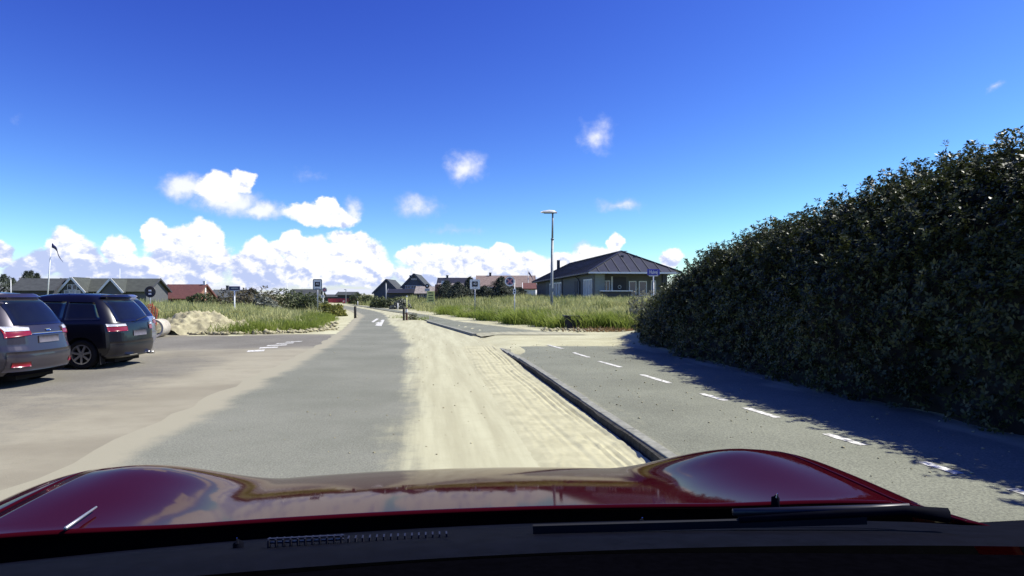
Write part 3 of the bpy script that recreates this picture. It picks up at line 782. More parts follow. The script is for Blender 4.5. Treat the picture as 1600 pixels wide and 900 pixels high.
# sand heap and clods on the left
def sand_heap():
    n = 70; u = np.linspace(-1, 1, n); X, Y = np.meshgrid(u, u); P = np.stack([X.ravel() * 2.3, Y.ravel() * 1.9], 1)
    r = np.hypot(X, Y).ravel(); a = np.arctan2(Y, X).ravel()
    rr = r / (1 + .10 * np.sin(3 * a + 1) + .06 * np.sin(7 * a))
    z = 1.05 * np.clip(1 - rr, 0, 1) ** .85; z = np.where(z > .8, .8 + (z - .8) * .3, z)
    Q = np.column_stack([P * 3, z * 3]); z += (np.clip(1.1 - rr, 0, .4) * 2.5) * (.13 * n3(Q, 1.1) + .09 * n3(Q, 2.7) + .07 * n3(Q, 6.1) + .04 * n3(Q, 11) + nr.normal(0, .016, len(z)))
    x0, y0 = -13.3, 26.9
    zz = np.maximum(z, -.02) + .0
    W = np.column_stack([P, zz - .05])
    o = npmesh('sand_heap', W, grid_faces(n, n), M['clod'], smooth=True); o.location = (x0, y0, .02)
    tag(o, 'heap of pale lumpy sand at the edge of the left bank', 'sand heap')
sand_heap()


def clods(name, label, P, smin, smax, m, seed):
    g = np.random.default_rng(seed); n = len(P)
    ico = np.array([(0, 0, 1), (.9, 0, .3), (.28, .85, .3), (-.73, .53, .3), (-.73, -.53, .3), (.28, -.85, .3), (0, 0, -.6)])
    fs = np.array([(0, 1, 2), (0, 2, 3), (0, 3, 4), (0, 4, 5), (0, 5, 1), (6, 2, 1), (6, 3, 2), (6, 4, 3), (6, 5, 4), (6, 1, 5)])
    s = g.uniform(0, 1, n) ** 2 * (smax - smin) + smin; a = g.uniform(0, 6.28, n)
    base = ico[None] * (1 + g.normal(0, .18, (n, 7, 1))) * (s[:, None, None] * np.stack([np.ones(n), g.uniform(.6, 1, n), g.uniform(.45, .8, n)], 1)[:, None, :])
    c, q = np.cos(a)[:, None], np.sin(a)[:, None]
    V = np.stack([base[..., 0] * c - base[..., 1] * q, base[..., 0] * q + base[..., 1] * c, base[..., 2]], -1)
    L_ = P[:, 0] + .135 * P[:, 1]; zb = np.where((L_ > KL + .16) & (P[:, 1] < 19.4), .115, H(P) + .012)
    V += np.column_stack([P, zb + s * .15])[:, None, :]
    F_ = (fs[None] + (np.arange(n) * 7)[:, None, None]).reshape(-1, 3)
    tag(npmesh(name, V.reshape(-1, 3), F_, m), label, 'clods', kind='stuff')
t_ = nr.uniform(0, 1, 520); bx = np.interp(t_, [0, .3, .6, .85, 1], [-14.5, -11.2, -9, -8.5, -9.6]); by = np.interp(t_, [0, .3, .6, .85, 1], [25.5, 25.1, 26.3, 28.6, 34])
P = np.stack([bx + nr.normal(0, .25, 520), by + np.abs(nr.normal(.1, .35, 520))], 1)
clods('sand_clods', 'pale sand lumps and rubble along the foot of the left bank', P, .04, .2, M['clod'], 8)
P = np.stack([nr.uniform(1.2, 6.2, 330), 26.9 + nr.normal(0, .6, 330)], 1)
clods('sand_clods', 'pale sand lumps along the foot of the right bank near the hedge', P, .025, .13, M['clod'], 9)

P = np.stack([nr.uniform(-2.6, 2.3, 380), nr.uniform(3.5, 26, 380)], 1); P[:, 0] -= .135 * P[:, 1]
clods('sand_crumbs', 'small pebbles and sand crumbs strewn over road and sand', P, .005, .02, M['clod'], 10)
P = np.stack([nr.uniform(KL + .2, 6.3, 500), nr.uniform(4, 19, 500)], 1); P[:, 0] -= .135 * P[:, 1]
clods('path_crumbs', 'small pebbles and dry leaves strewn over the path', P, .006, .024, M['clod'], 12)
# ------------------------------------------------------------ parked cars
class Car:
    """body lofted through horizontal rounded-rectangle slices; x forward from the rear, y left, z up"""
    def __init__(s, sl, paint, name, label, loc, rz):
        s.sl = sl; s.root = empty(name, label, 'car', loc, rz, 'cars parked on the left')
        s.z = [a[0] for a in sl]
        nC, nS = 6, 10; rings = []
        for (z, xr, xf, hw, rr, rf, bl) in sl:
            ring = []
            def corner(cx, cy, r_, a0):
                for k in range(nC + 1):
                    a = R(a0 + 90 * k / nC); ring.append([cx + r_ * math.cos(a), cy + r_ * math.sin(a), z])
            def line(p, q):
                for k in range(1, nS): ring.append([p[0] + (q[0] - p[0]) * k / nS, p[1] + (q[1] - p[1]) * k / nS, z])
            corner(xf - rf, hw - rf, rf, 0); line((xf - rf, hw), (xr + rr, hw)); corner(xr + rr, hw - rr, rr, 90); line((xr, hw - rr), (xr, -hw + rr))
            corner(xr + rr, -hw + rr, rr, 180); line((xr + rr, -hw), (xf - rf, -hw)); corner(xf - rf, -hw + rf, rf, 270); line((xf, -hw + rf), (xf, hw - rf))
            for p in ring:
                mid = (xr + xf) / 2
                if p[0] < mid: p[0] += bl * (p[1] / hw) ** 2 * max(0, 1 - (p[0] - xr) / .6)
                else: p[0] -= .16 * (p[1] / hw) ** 2 * max(0, 1 - (xf - p[0]) / .8)
                u = (p[0] - mid) / (xf - xr) * 2; p[1] *= 1 - .05 * abs(u) ** 3
            rings.append(ring)
        n = len(rings[0]); vs = [v for r_ in rings for v in r_]; fs = []
        for i in range(len(rings) - 1):
            for k in range(n): fs.append((i * n + k, i * n + (k + 1) % n, (i + 1) * n + (k + 1) % n, (i + 1) * n + k))
        fs += [tuple(reversed(range(n))), tuple(range((len(rings) - 1) * n, len(rings) * n))]
        s.body = meshobj('body', vs, fs, paint, s.root, True); s.paint = paint
    def at(s, z, i): return float(np.interp(z, s.z, [a[i] for a in s.sl]))
    def rear(s, y, z):
        xr, hw, rr, bl = s.at(z, 1), s.at(z, 3), s.at(z, 4), s.at(z, 6)
        y /= .952; y = max(-hw + .001, min(hw - .001, y)); e = abs(y) - (hw - rr)
        x0 = rr - math.sqrt(max(0, rr * rr - e * e)) if e > 0 else 0
        return Vector((xr + x0 + bl * (y / hw) ** 2 * max(0, 1 - x0 / .6), y * .952, z))
    def sidep(s, x, z, sg):
        xr, xf, hw = s.at(z, 1), s.at(z, 2), s.at(z, 3); u = (x - (xr + xf) / 2) / (xf - xr) * 2
        rr = s.at(z, 4); y = hw; e = xr + rr - x
        if e > 0: y = hw - rr + math.sqrt(max(0, rr * rr - e * e))
        return Vector((x, sg * y * (1 - .05 * min(1, abs(u)) ** 3), z))
    def patch(s, name, face, q, m, off=.006, parent=None, n=8, mz=6, sg=1):
        """q: four (u,z) corners in order bl, br, tr, tl"""
        P = []; N_ = Vector((-1, 0, 0)) if face == 'rear' else Vector((0, sg, 0))
        f = (lambda u, z: s.rear(u, z)) if face == 'rear' else (lambda u, z: s.sidep(u, z, sg))
        for j in range(mz + 1):
            for i in range(n + 1):
                a, b = i / n, j / mz
                u = (q[0][0] * (1 - a) + q[1][0] * a) * (1 - b) + (q[3][0] * (1 - a) + q[2][0] * a) * b
                z = (q[0][1] * (1 - a) + q[1][1] * a) * (1 - b) + (q[3][1] * (1 - a) + q[2][1] * a) * b
                e = .02; p = f(u, z); du = f(u + e, z) - f(u - e, z); dz = f(u, z + e) - f(u, z - e); nn = du.cross(dz)
                nn = nn.normalized() if nn.length > 1e-8 else N_
                if nn.dot(N_) < 0: nn = -nn
                P.append((p + nn * off, p - nn * .015))
        w = n + 1; tot = len(P); vs = [p[0] for p in P] + [p[1] for p in P]; fs = []
        for j in range(mz):
            for i in range(n): fs.append((j * w + i, j * w + i + 1, (j + 1) * w + i + 1, (j + 1) * w + i))
        rim = [i for i in range(w)] + [j * w + n for j in range(1, mz + 1)] + [mz * w + i for i in range(n - 1, -1, -1)] + [j * w for j in range(mz - 1, 0, -1)]
        for a, b in zip(rim, rim[1:] + rim[:1]): fs.append((a, b, b + tot, a + tot))
        o = meshobj(name, vs, fs, m, parent or s.root, True)
        return o
    def arches(s, xs, r_):
        import bmesh
        bm = bmesh.new(); bm.from_mesh(s.body.data); zc = .315
        for x in xs:
            near = [f for f in bm.faces if all(abs(v.co.x - x) < .9 and v.co.z < .95 for v in f.verts) and len(f.verts) == 4 and abs(f.calc_center_median().y) > .5]
            ed = list({e for f in near for e in f.edges})
            bmesh.ops.subdivide_edges(bm, edges=ed, cuts=5, use_grid_fill=True)
            dead = []
            for f in bm.faces:
                c = f.calc_center_median()
                if abs(c.y) > .5 and math.hypot(c.x - x, c.z - zc) < r_ and len(f.verts) < 20: dead.append(f)
            bmesh.ops.delete(bm, geom=dead, context='FACES')
            for e in bm.edges:
                if e.is_boundary:
                    for v in e.verts:
                        d = math.hypot(v.co.x - x, v.co.z - zc)
                        if r_ * .6 < d < r_ * 1.35 and v.co.z > .24: v.co.x = x + (v.co.x - x) * r_ / d; v.co.z = zc + (v.co.z - zc) * r_ / d
            for sg in (-1, 1):
                w = MB(); n = 20; ri = r_ + .012; vs = []
                for k in range(n + 1):
                    a = R(-18 + 216 * k / n)
                    for y in (.50, .83): vs.append((x + ri * math.cos(a), sg * y, zc + ri * math.sin(a)))
                vs.append((x, sg * .50, zc))
                w.add(vs, [(2 * k, 2 * k + 1, 2 * k + 3, 2 * k + 2) for k in range(n)] + [(2 * k, 2 * k + 2, len(vs) - 1) for k in range(n)])
                w.build('wheel_arch', M['rubber'], s.root, True)
        bm.to_mesh(s.body.data); bm.free()
        try: s.body.data.set_sharp_from_angle(angle=R(38))
        except Exception: pass
    def wheels(s, xs, r_=.315, spokes=7, yo=.84):
        for x in xs:
            for sg in (-1, 1):
                c = (x, sg * (yo - .11), r_)
                w = MB(); pr = [(r_ * .66, -.10), (r_ * .93, -.105), (r_, -.075), (r_ * 1.005, 0), (r_, .075), (r_ * .93, .105), (r_ * .66, .10), (r_ * .66, -.10)]
                w.lathe(pr, 'y', (0, 0, 0), 32); wo = w.build('wheel', M['rubber'], s.root, True); wo.location = c
                rm = MB().lathe([(r_ * .665, -.098), (r_ * .665, .102), (r_ * .60, .102), (r_ * .58, .05), (r_ * .58, -.098), (r_ * .665, -.098)], 'y', (0, 0, 0), 32)
                if sg < 0: rm.v = [(a, -b, c_) for a, b, c_ in rm.v]
                for k in range(spokes):
                    a = 2 * math.pi * k / spokes + .2
                    rm.bar((math.cos(a) * r_ * .1, sg * .085, math.sin(a) * r_ * .1), (math.cos(a) * r_ * .61, sg * .088, math.sin(a) * r_ * .61), .045, .03, (0, 1, 0))
                rm.lathe([(0, sg * .10), (r_ * .17, sg * .098), (r_ * .19, sg * .06), (0, sg * .05)], 'y', (0, 0, 0), 14)
                rm.build('rim', M['alloy'], wo, False)
                MB().lathe([(0, sg * .0), (r_ * .575, sg * .0), (r_ * .575, sg * .02), (0, sg * .02)], 'y', (0, 0, 0), 24).build('brake_disc', M['rubber'], wo)


def mirror(car, x, z, y):
    for sg in (1, -1):
        b = MB(); b.box(x - .06, x + .10, y, y + .22, z - .07, z + .09)
        if sg < 0: b.v = [(p, -q, r_) for p, q, r_ in b.v]
        b.build('wing_mirror', car.paint, car.root, bevel=.03)


def mpv(sl, paint, label, loc, rz, style):
    c = Car(sl, paint, 'parked_car', label, loc, rz)
    c.arches((.80, 3.42), .365)
    c.wheels((.80, 3.42), .325 if style == 'grey' else .315, 7 if style != 'grey' else 5)
    g = .012
    zb, zt = (1.07, 1.44)
    # rear window, side windows, windscreen side strips
    if style == 'grey':
        c.patch('rear_window', 'rear', [(-.62, 1.06), (.62, 1.06), (.55, 1.48), (-.55, 1.48)], M['tint'], .008, n=14)
        c.patch('spoiler', 'rear', [(-.58, 1.505), (.58, 1.505), (.54, 1.56), (-.54, 1.56)], paint, .05, n=12, mz=3)
        c.patch('bumper', 'rear', [(-.79, .30), (.79, .30), (.79, .62), (-.79, .62)], paint, .022, n=18)
        c.patch('tailgate_trim', 'rear', [(-.42, .90), (.42, .90), (.42, .925), (-.42, .925)], M['chrome'], .012, n=10, mz=1)
        for sg in (1, -1):
            lampo = c.patch('tail_light', 'rear', [(sg * .78, .86), (sg * .40, .90), (sg * .42, .99), (sg * .78, 1.02)], M['lampred'], .016, n=12)
            c.patch('clear_lens', 'rear', [(sg * .76, .965), (sg * .43, .965), (sg * .42, 1.02), (sg * .78, 1.05)], M['lampclear'], .022, lampo, n=12, mz=3)
            c.patch('reflector', 'rear', [(sg * .74, .37), (sg * .48, .37), (sg * .50, .45), (sg * .74, .45)], M['lampred'], .028, n=8, mz=2)
        c.patch('number_plate', 'rear', [(-.26, .75), (.26, .75), (.26, .87), (-.26, .87)], M['plate'], .014, n=6, mz=2)
        c.patch('badge', 'rear', [(-.055, .945), (.055, .945), (.055, .985), (-.055, .985)], M['chrome'], .014, n=4, mz=2)
        c.patch('lower_valance', 'rear', [(-.72, .225), (.72, .225), (.74, .295), (-.74, .295)], M['cowl'], .018, n=14, mz=2)
        MB().tube([(.95, 0, 1.60), (.82, 0, 1.72)], [.014, .006], 8).build('aerial', M['cowl'], c.root)
        sidew = [[(.62, 1.10), (1.35, 1.07), (1.35, 1.45), (.80, 1.44)], [(1.40, 1.07), (2.30, 1.05), (2.30, 1.47), (1.40, 1.46)], [(2.35, 1.05), (3.15, 1.03), (2.62, 1.44), (2.35, 1.46)]]
    else:
        c.patch('rear_window', 'rear', [(-.66, 1.00), (.66, 1.00), (.56, 1.45), (-.56, 1.45)], M['tint'], .008, n=14)
        c.patch('spoiler', 'rear', [(-.55, 1.49), (.55, 1.49), (.50, 1.53), (-.50, 1.53)], paint, .06, n=12, mz=3)
        c.patch('bumper', 'rear', [(-.79, .28), (.79, .28), (.79, .58), (-.79, .58)], paint, .022, n=18)
        for sg in (1, -1):
            lampo = c.patch('tail_light', 'rear', [(sg * .80, .80), (sg * .44, .80), (sg * .44, .90), (sg * .80, .90)], M['lampred'], .018, n=12)
            c.patch('clear_lens', 'rear', [(sg * .80, .905), (sg * .46, .905), (sg * .48, .955), (sg * .80, .96)], M['lampclear'], .022, lampo, n=12, mz=3)
        c.patch('number_plate', 'rear', [(-.26, .68), (.26, .68), (.26, .80), (-.26, .80)], M['plate'], .014, n=6, mz=2)
        if style == 'black':
            MB().bar((.02, .16, 1.02), (.06, -.36, 1.10), .015, .02).build('rear_wiper', M['fin'], c.root)
            MB().tube([(.10, -.45, .26), (-.06, -.45, .25)], .035, 12).build('exhaust_pipe', M['chrome'], c.root)
            MB().box(.40, .42, .66, .84, .10, .34).build('mudflap', M['rubber'], c.root)
            MB().box(-.03, .02, .20, .50, .27, .285).build('tow_trim', M['chrome'], c.root)
        sidew = [[(.42, 1.05), (1.15, 1.04), (1.15, 1.43), (.62, 1.42)], [(1.20, 1.04), (2.20, 1.03), (2.20, 1.45), (1.20, 1.44)], [(2.25, 1.03), (3.10, 1.02), (2.58, 1.42), (2.25, 1.45)]]
    for sg in (1, -1):
        for q in sidew: c.patch('side_window', 'side', q, M['tint'], .008, sg=sg)
        for x in (1.55, 2.5):
            p = c.sidep(x, .95, sg); MB().box(x - .10, x + .10, p.y - .012, p.y + .025 if sg > 0 else p.y + .012, .935, .965).build('door_handle', paint, c.root, bevel=.006) if sg > 0 else None
        c.patch('headlight', 'side', [(c.at(.75, 2) - .75, .66), (c.at(.75, 2) - .32, .66), (c.at(.75, 2) - .36, .80), (c.at(.75, 2) - .80, .80)], M['lampclear'], .01, sg=sg)
    mirror(c, 3.05, 1.06, .84)
    # windscreen: straight sheet on the raked front of the greenhouse
    za, zc = 1.06, 1.46
    xa_, xc_ = c.at(za, 2), c.at(zc, 2); ya, yc = c.at(za, 3) * .86, c.at(zc, 3) * .86
    vs = []
    for j in range(5):
        b = j / 4; z_ = za + (zc - za) * b; xf = c.at(z_, 2); yy = ya + (yc - ya) * b
        for i in range(9):
            a = -1 + i / 4; vs.append((xf - .16 * (a * .86) ** 2 + .012, a * yy, z_ + .01))
    meshobj('windscreen', vs, [(j * 9 + i, j * 9 + i + 1, (j + 1) * 9 + i + 1, (j + 1) * 9 + i) for j in range(4) for i in range(8)], M['tint'], c.root, True)
    MB().box(.30, 4.1, -.48, .48, .12, .24).build('underbody', M['rubber'], c.root)
    return c


#            z     xr   xf    hw   rr   rf   bulge
GREY = [(.22, .12, 4.26, .78, .26, .3, .10), (.32, .03, 4.36, .87, .32, .35, .12), (.50, .00, 4.38, .90, .35, .4, .13), (.64, .02, 4.36, .905, .35, .42, .13), (.72, .05, 4.32, .905, .35, .42, .13), (.92, .07, 4.16, .90, .36, .4, .13), (1.00, .10, 3.95, .885, .36, .4, .13), (1.03, .115, 3.55, .865, .36, .3, .13),
        (1.10, .15, 3.40, .83, .34, .3, .13), (1.30, .27, 2.90, .745, .31, .3, .12), (1.46, .40, 2.50, .665, .28, .3, .11), (1.55, .52, 2.20, .61, .26, .3, .10), (1.61, .74, 1.95, .52, .25, .3, .08), (1.64, 1.05, 1.75, .36, .2, .2, .06)]
BLACK = [(.22, .12, 4.36, .76, .22, .3, .08), (.30, .03, 4.46, .84, .28, .35, .10), (.45, .00, 4.50, .865, .29, .4, .10), (.60, .01, 4.48, .87, .29, .42, .10), (.78, .02, 4.42, .87, .29, .42, .10), (.94, .05, 4.20, .862, .29, .4, .10), (.98, .06, 3.95, .855, .29, .4, .10), (1.00, .07, 3.60, .845, .29, .3, .10),
         (1.06, .10, 3.45, .82, .28, .3, .10), (1.28, .24, 2.90, .74, .26, .3, .09), (1.44, .37, 2.50, .665, .25, .3, .08), (1.53, .48, 2.20, .61, .24, .3, .08), (1.585, .68, 1.95, .52, .24, .3, .07), (1.61, 1.0, 1.75, .36, .2, .2, .05)]
def shift(sl, dz): return [(a[0] if a[0] < .5 else a[0] + dz * min(1, (a[0] - .5) / .5), *a[1:]) for a in sl]
mpv(GREY, M['cargrey'], 'grey people carrier nearest the camera, cut by the left picture edge', (-8.22, 11.45, .007), R(183), 'grey')
mpv(BLACK, M['carblack'], 'blue-black people carrier with silver spoked wheel, parked behind the grey one', (-8.36, 14.42, .007), R(182), 'black')
mpv(shift(BLACK, -.02), M['carsilver'], 'pale silver car mostly hidden on the far side of the black one', (-9.85, 17.25, .007), R(182), 'silver')

# ------------------------------------------------------------ the red car the picture is taken from
def own_car():
    root = empty('red_car', 'dark red car whose glossy bonnet fills the foreground', 'car', (0, 0, 0), R(7.4))
    s0 = .07
    tc = [1.22, 1.5, 1.75, 2.0, 2.2, 2.4, 2.55, 2.64, 2.68]
    zcen = [1.184, 1.149, 1.108, 1.061, 1.000, .915, .80, .68, .58]
    zhum = [1.194, 1.196, 1.192, 1.130, 1.02, .890, .76, .65, .57]
    from_t = lambda arr, t: float(np.interp(t, tt, arr))
    # smooth the profiles
    tt = np.linspace(1.22, 2.68, 60)
    def smooth(y):
        z = np.interp(tt, tc, y)
        for _ in range(14): z[1:-1] = (z[:-2] + 2 * z[1:-1] + z[2:]) / 4
        return z
    zc, zh = smooth(zcen), smooth(zhum)
    def hood_z(a, t):
        w = float(sst(abs(a), .48, .82)); z = from_t(zc, t) * (1 - w) + from_t(zh, t) * w
        z -= .012 * (a / .8) ** 2 + .005 * a
        e = max(0, abs(a) - .86); return z - 1.6 * e * e - (.9 * max(0, e - .12))
    acut = .88
    def t_end(a): return 2.68 - .30 * (abs(a) / 1.0) ** 2.2
    def sheet(name, a0, a1, na, t0f, m, nt=60, thick=.006):
        vs = []
        for j in range(nt + 1):
            for i in range(na + 1):
                a = a0 + (a1 - a0) * i / na; ts = t0f(a); t = ts + (t_end(a) - ts) * j / nt
                # the nose pulls back towards the corners
                tq = 1.22 + (t - 1.22) * (2.68 - 1.22) / (t_end(a) - 1.22) if t > 1.22 else t
                vs.append((a + s0, t, hood_z(a, max(tq, 1.22)) + (.0 if t >= 1.22 else (1.22 - t) * .10)))
        w = na + 1; n = len(vs)
        vs += [(x, y, z - thick) for x, y, z in vs]
        fs = [(j * w + i, j * w + i + 1, (j + 1) * w + i + 1, (j + 1) * w + i) for j in range(nt) for i in range(na)]
        fs += [tuple(reversed([k + n for k in f])) for f in fs]
        rim = list(range(w)) + [j * w + na for j in range(1, nt + 1)] + [nt * w + i for i in range(na - 1, -1, -1)] + [j * w for j in range(nt - 1, 0, -1)]
        fs += [(b, a, a + n, b + n) for a, b in zip(rim, rim[1:] + rim[:1])]
        return meshobj(name, vs, fs, m, root, True)
    sheet('bonnet', -acut, acut, 72, lambda a: 1.24 - .05 * (a / .8) ** 2, M['carred'])
    for sg in (-1, 1):
        sheet('wing', sg * (acut + .006), sg * 1.04, 14, lambda a: 1.04, M['carred'])
        # wing side down to the sill
        vs = []; nt = 40
        for j in range(nt + 1):
            t = 1.22 + (2.36 - 1.22) * j / nt
            tq = 1.22 + (t - 1.22) * (2.68 - 1.22) / (t_end(1.04) - 1.22) if t > 1.22 else t
            zt = hood_z(1.04, max(1.22, min(2.68, tq))) + (0 if t >= 1.22 else (1.22 - t) * .10) - .004
            d = abs(t - 1.75); zb = .30 if d > .38 else .33 + math.sqrt(.38 ** 2 - d * d)
            for i in range(7):
                b = i / 6; vs.append((s0 + sg * (1.041 + .02 * math.sin(b * math.pi)), t, zt + (min(zb, zt - .05) - zt) * b))
        meshobj('wing_side', vs, [(j * 7 + i, j * 7 + i + 1, (j + 1) * 7 + i + 1, (j + 1) * 7 + i) for j in range(nt) for i in range(6)], M['carred'], root, True)
        w = MB().lathe([(.20, -.1), (.30, -.105), (.33, -.07), (.33, .07), (.30, .105), (.20, .10), (.20, -.1)], 'x', (0, 0, 0), 28)
        wo = w.build('wheel', M['rubber'], root, True); wo.location = (s0 + sg * .92, 1.75, .33)
        rm = MB().lathe([(.21, -.09), (.21, .09), (0, .06 * sg), (0, -.06), (.21, -.09)], 'x', (0, 0, 0), 24); rm.build('rim', M['alloy'], wo)
        hl = MB()
        for i in range(2): pass
        hl.box(s0 + sg * .66 - .17, s0 + sg * .66 + .17, 2.30, 2.50, .62, .76); hl.build('headlight', M['lampclear'], root, bevel=.05)
        # washer nozzle domes on the scuttle
    mb = MB(); k = 20
    vs = []
    for zz, off in ((.24, -.06), (.30, .0), (.52, .03), (.60, .0)):
        for i in range(k + 1):
            a = -1.04 + 2.08 * i / k; vs.append((a + s0, t_end(a) + off - .02, zz))
    meshobj('front_bumper', vs, [(j * (k + 1) + i, j * (k + 1) + i + 1, (j + 1) * (k + 1) + i + 1, (j + 1) * (k + 1) + i) for j in range(3) for i in range(k)], M['carred'], root, True)
    vs = []
    for i in range(41):
        a = -1.0 + 2.0 * i / 40; t = 1.30
        for z in (hood_z(a, 1.30) - .012, .5): vs.append((a + s0, t, z))
    meshobj('bulkhead', vs, [(2 * i, 2 * i + 1, 2 * i + 3, 2 * i + 2) for i in range(40)], M['cowl'], root)
    # scuttle panel under the windscreen
    prof = [(1.238, 1.00), (1.237, 1.150), (1.20, 1.166), (1.10, 1.196), (1.06, 1.206), (.98, 1.229), (.90, 1.248), (.84, 1.256)]
    vs = []
    for t, z in prof:
        for i in range(41):
            a = -1.45 + 2.9 * i / 40; vs.append((a + s0, t - .07 * (min(abs(a), .95) / .9) ** 2, z - .01 * (min(abs(a), .95) / .9) ** 2))
    n = len(vs)
    fs = [(j * 41 + i, j * 41 + i + 1, (j + 1) * 41 + i + 1, (j + 1) * 41 + i) for j in range(len(prof) - 1) for i in range(40)]
    meshobj('scuttle', vs, fs, M['cowl'], root, True)
    fb = MB()
    for i in range(26):                              # slotted air intake
        px = 432 + i * 10.6; t = 1.0; x = AX(px, t) + .13 * t
        hgt = .005 if i < 11 else .002
        fb.box(x - .0012, x + .0012, t - .006, t + .006, 1.21, 1.228 + hgt)
    for zz in (1.2270, 1.2325):
        x0, x1 = AX(430, 1.0) + .13, AX(542, 1.0) + .13; fb.box(x0, x1, .998, 1.002, zz - .0012, zz + .0012)
    fb.build('intake_grille', M['fin'], root)
    for px, py, t in ((388, 834, 1.04), (1010, 832, 1.04), (1242, 801, 1.20)):
        x = AX(px, t) + .13 * t; z = AZ(py, t)
        nz_ = MB().tube([(x, t, z - .03), (x, t, z + .003), (x, t - .004, z + .008)], [.009, .008, .003], 10).build('washer_nozzle', M['cowl'], root, True)
        MB().tube([(x, t - .006, z + .005), (x, t - .008, z + .014)], [.003, .001], 8).build('nozzle_tip', M['chrome'], nz_)
    # wipers lying at the foot of the screen
    for (x0, x1, t0, t1) in ((.80, .16, .90, .96),):
        wp = MB().tube([(x0, t0, 1.256), (x0 - .06, t0 + .02, 1.260), ((x0 + x1) / 2, (t0 + t1) / 2 + .015, 1.248)], [.012, .008, .005], 8).build('wiper', M['cowl'], root, True)
        MB().bar((x0 - .12, t0 + .025, 1.246), (x1, t1 + .02, 1.236), .008, .012).build('wiper_blade', M['rubber'], wp)
    MB().tube([(.36 + .13, .985, 1.246), (.58 + .13, .955, 1.252), (.76, .93, 1.262)], [.006, .007, .005], 8).build('wiper_spring', M['fin'], root, True)
    p0 = Vector((AX(150, 1.2) + .155, 1.2, AZ(800, 1.2) + .002)); p1 = Vector((AX(192, 1.32) + .17, 1.32, AZ(769, 1.32)))
    MB().tube([p0, p1], [.0035, .002], 8).build('aerial', M['steel'], root, True)
    # dashboard top
    vs = []; pr = [(.96, 1.16), (.90, 1.205), (.855, 1.243), (.82, 1.256), (.70, 1.275), (.52, 1.30), (.44, 1.285), (.42, 1.18), (.46, .95)]
    for t, z in pr:
        for i in range(31):
            a = -1.45 + 2.9 * i / 30; vs.append((a + s0, t - .10 * (min(abs(a), 1.0) / .9) ** 2, z + .004 * math.cos(a * 5)))
    meshobj('dashboard', vs, [(j * 31 + i, j * 31 + i + 1, (j + 1) * 31 + i + 1, (j + 1) * 31 + i) for j in range(len(pr) - 1) for i in range(30)], M['dash'], root, True)
own_car()


# ------------------------------------------------------------ signs, posts, lamp
def post(mb, x, y, z0, z1, r_): mb.tube([(x, y, z0), (x, y, z1)], r_, 10)


def sign_root(name, label, cat, px, Y, group=None):
    x = AX(px, Y); return empty(name, label, cat, (x, Y, h1(x, Y)), 0, group), x, h1(x, Y)


def square_sign(label, px, Y, top, bot, w, post_py, frame):
    root, x, g0 = sign_root('speed_sign', label, 'road sign', px, Y)
    zt, zb = AZ(top, Y) - g0, AZ(bot, Y) - g0; zc = (zt + zb) / 2; hgt = zt - zb
    MB().tube([(0, .05, -.2), (0, .05, zt - .05)], .032, 10).build('post', M['steel'], root, True)
    fr = MB(); o_ = rrect(w, hgt, .09 if frame else .03); fr.prism([(a, b + zc) for a, b in o_], -.012, .012); fo = fr.build('sign_board', M['greyframe'] if frame else M['offwhite'], root)
    i_ = rrect(w - .10 if frame else w - .03, hgt - .10 if frame else hgt - .03, .06 if frame else .02)
    MB().prism([(a, b + zc) for a, b in i_], -.017, -.0125).build('white_face', M['white'], fo)
    s = w * .56; MB().box(-s / 2, s / 2, -.022, -.0175, zc - .02 - s * .36, zc - .02 + s * .56).build('black_panel', M['black'], fo)
    text_obj('number', '40', s * .62, (0, -.024, zc + .03), (R(90), 0, 0), M['white'], fo)
    MB().box(-s * .42, s * .42, -.0215, -.0175, zc - hgt * .40, zc - hgt * .36).build('text_line', M['quad'], fo)
square_sign('white 40 sign with grey rounded frame on the left bank', 496, 43, 436, 453, .62, 475, True)
square_sign('white 40 sign without a frame standing in the right bank grass', 742, 43, 436.5, 452, .68, 480, False)


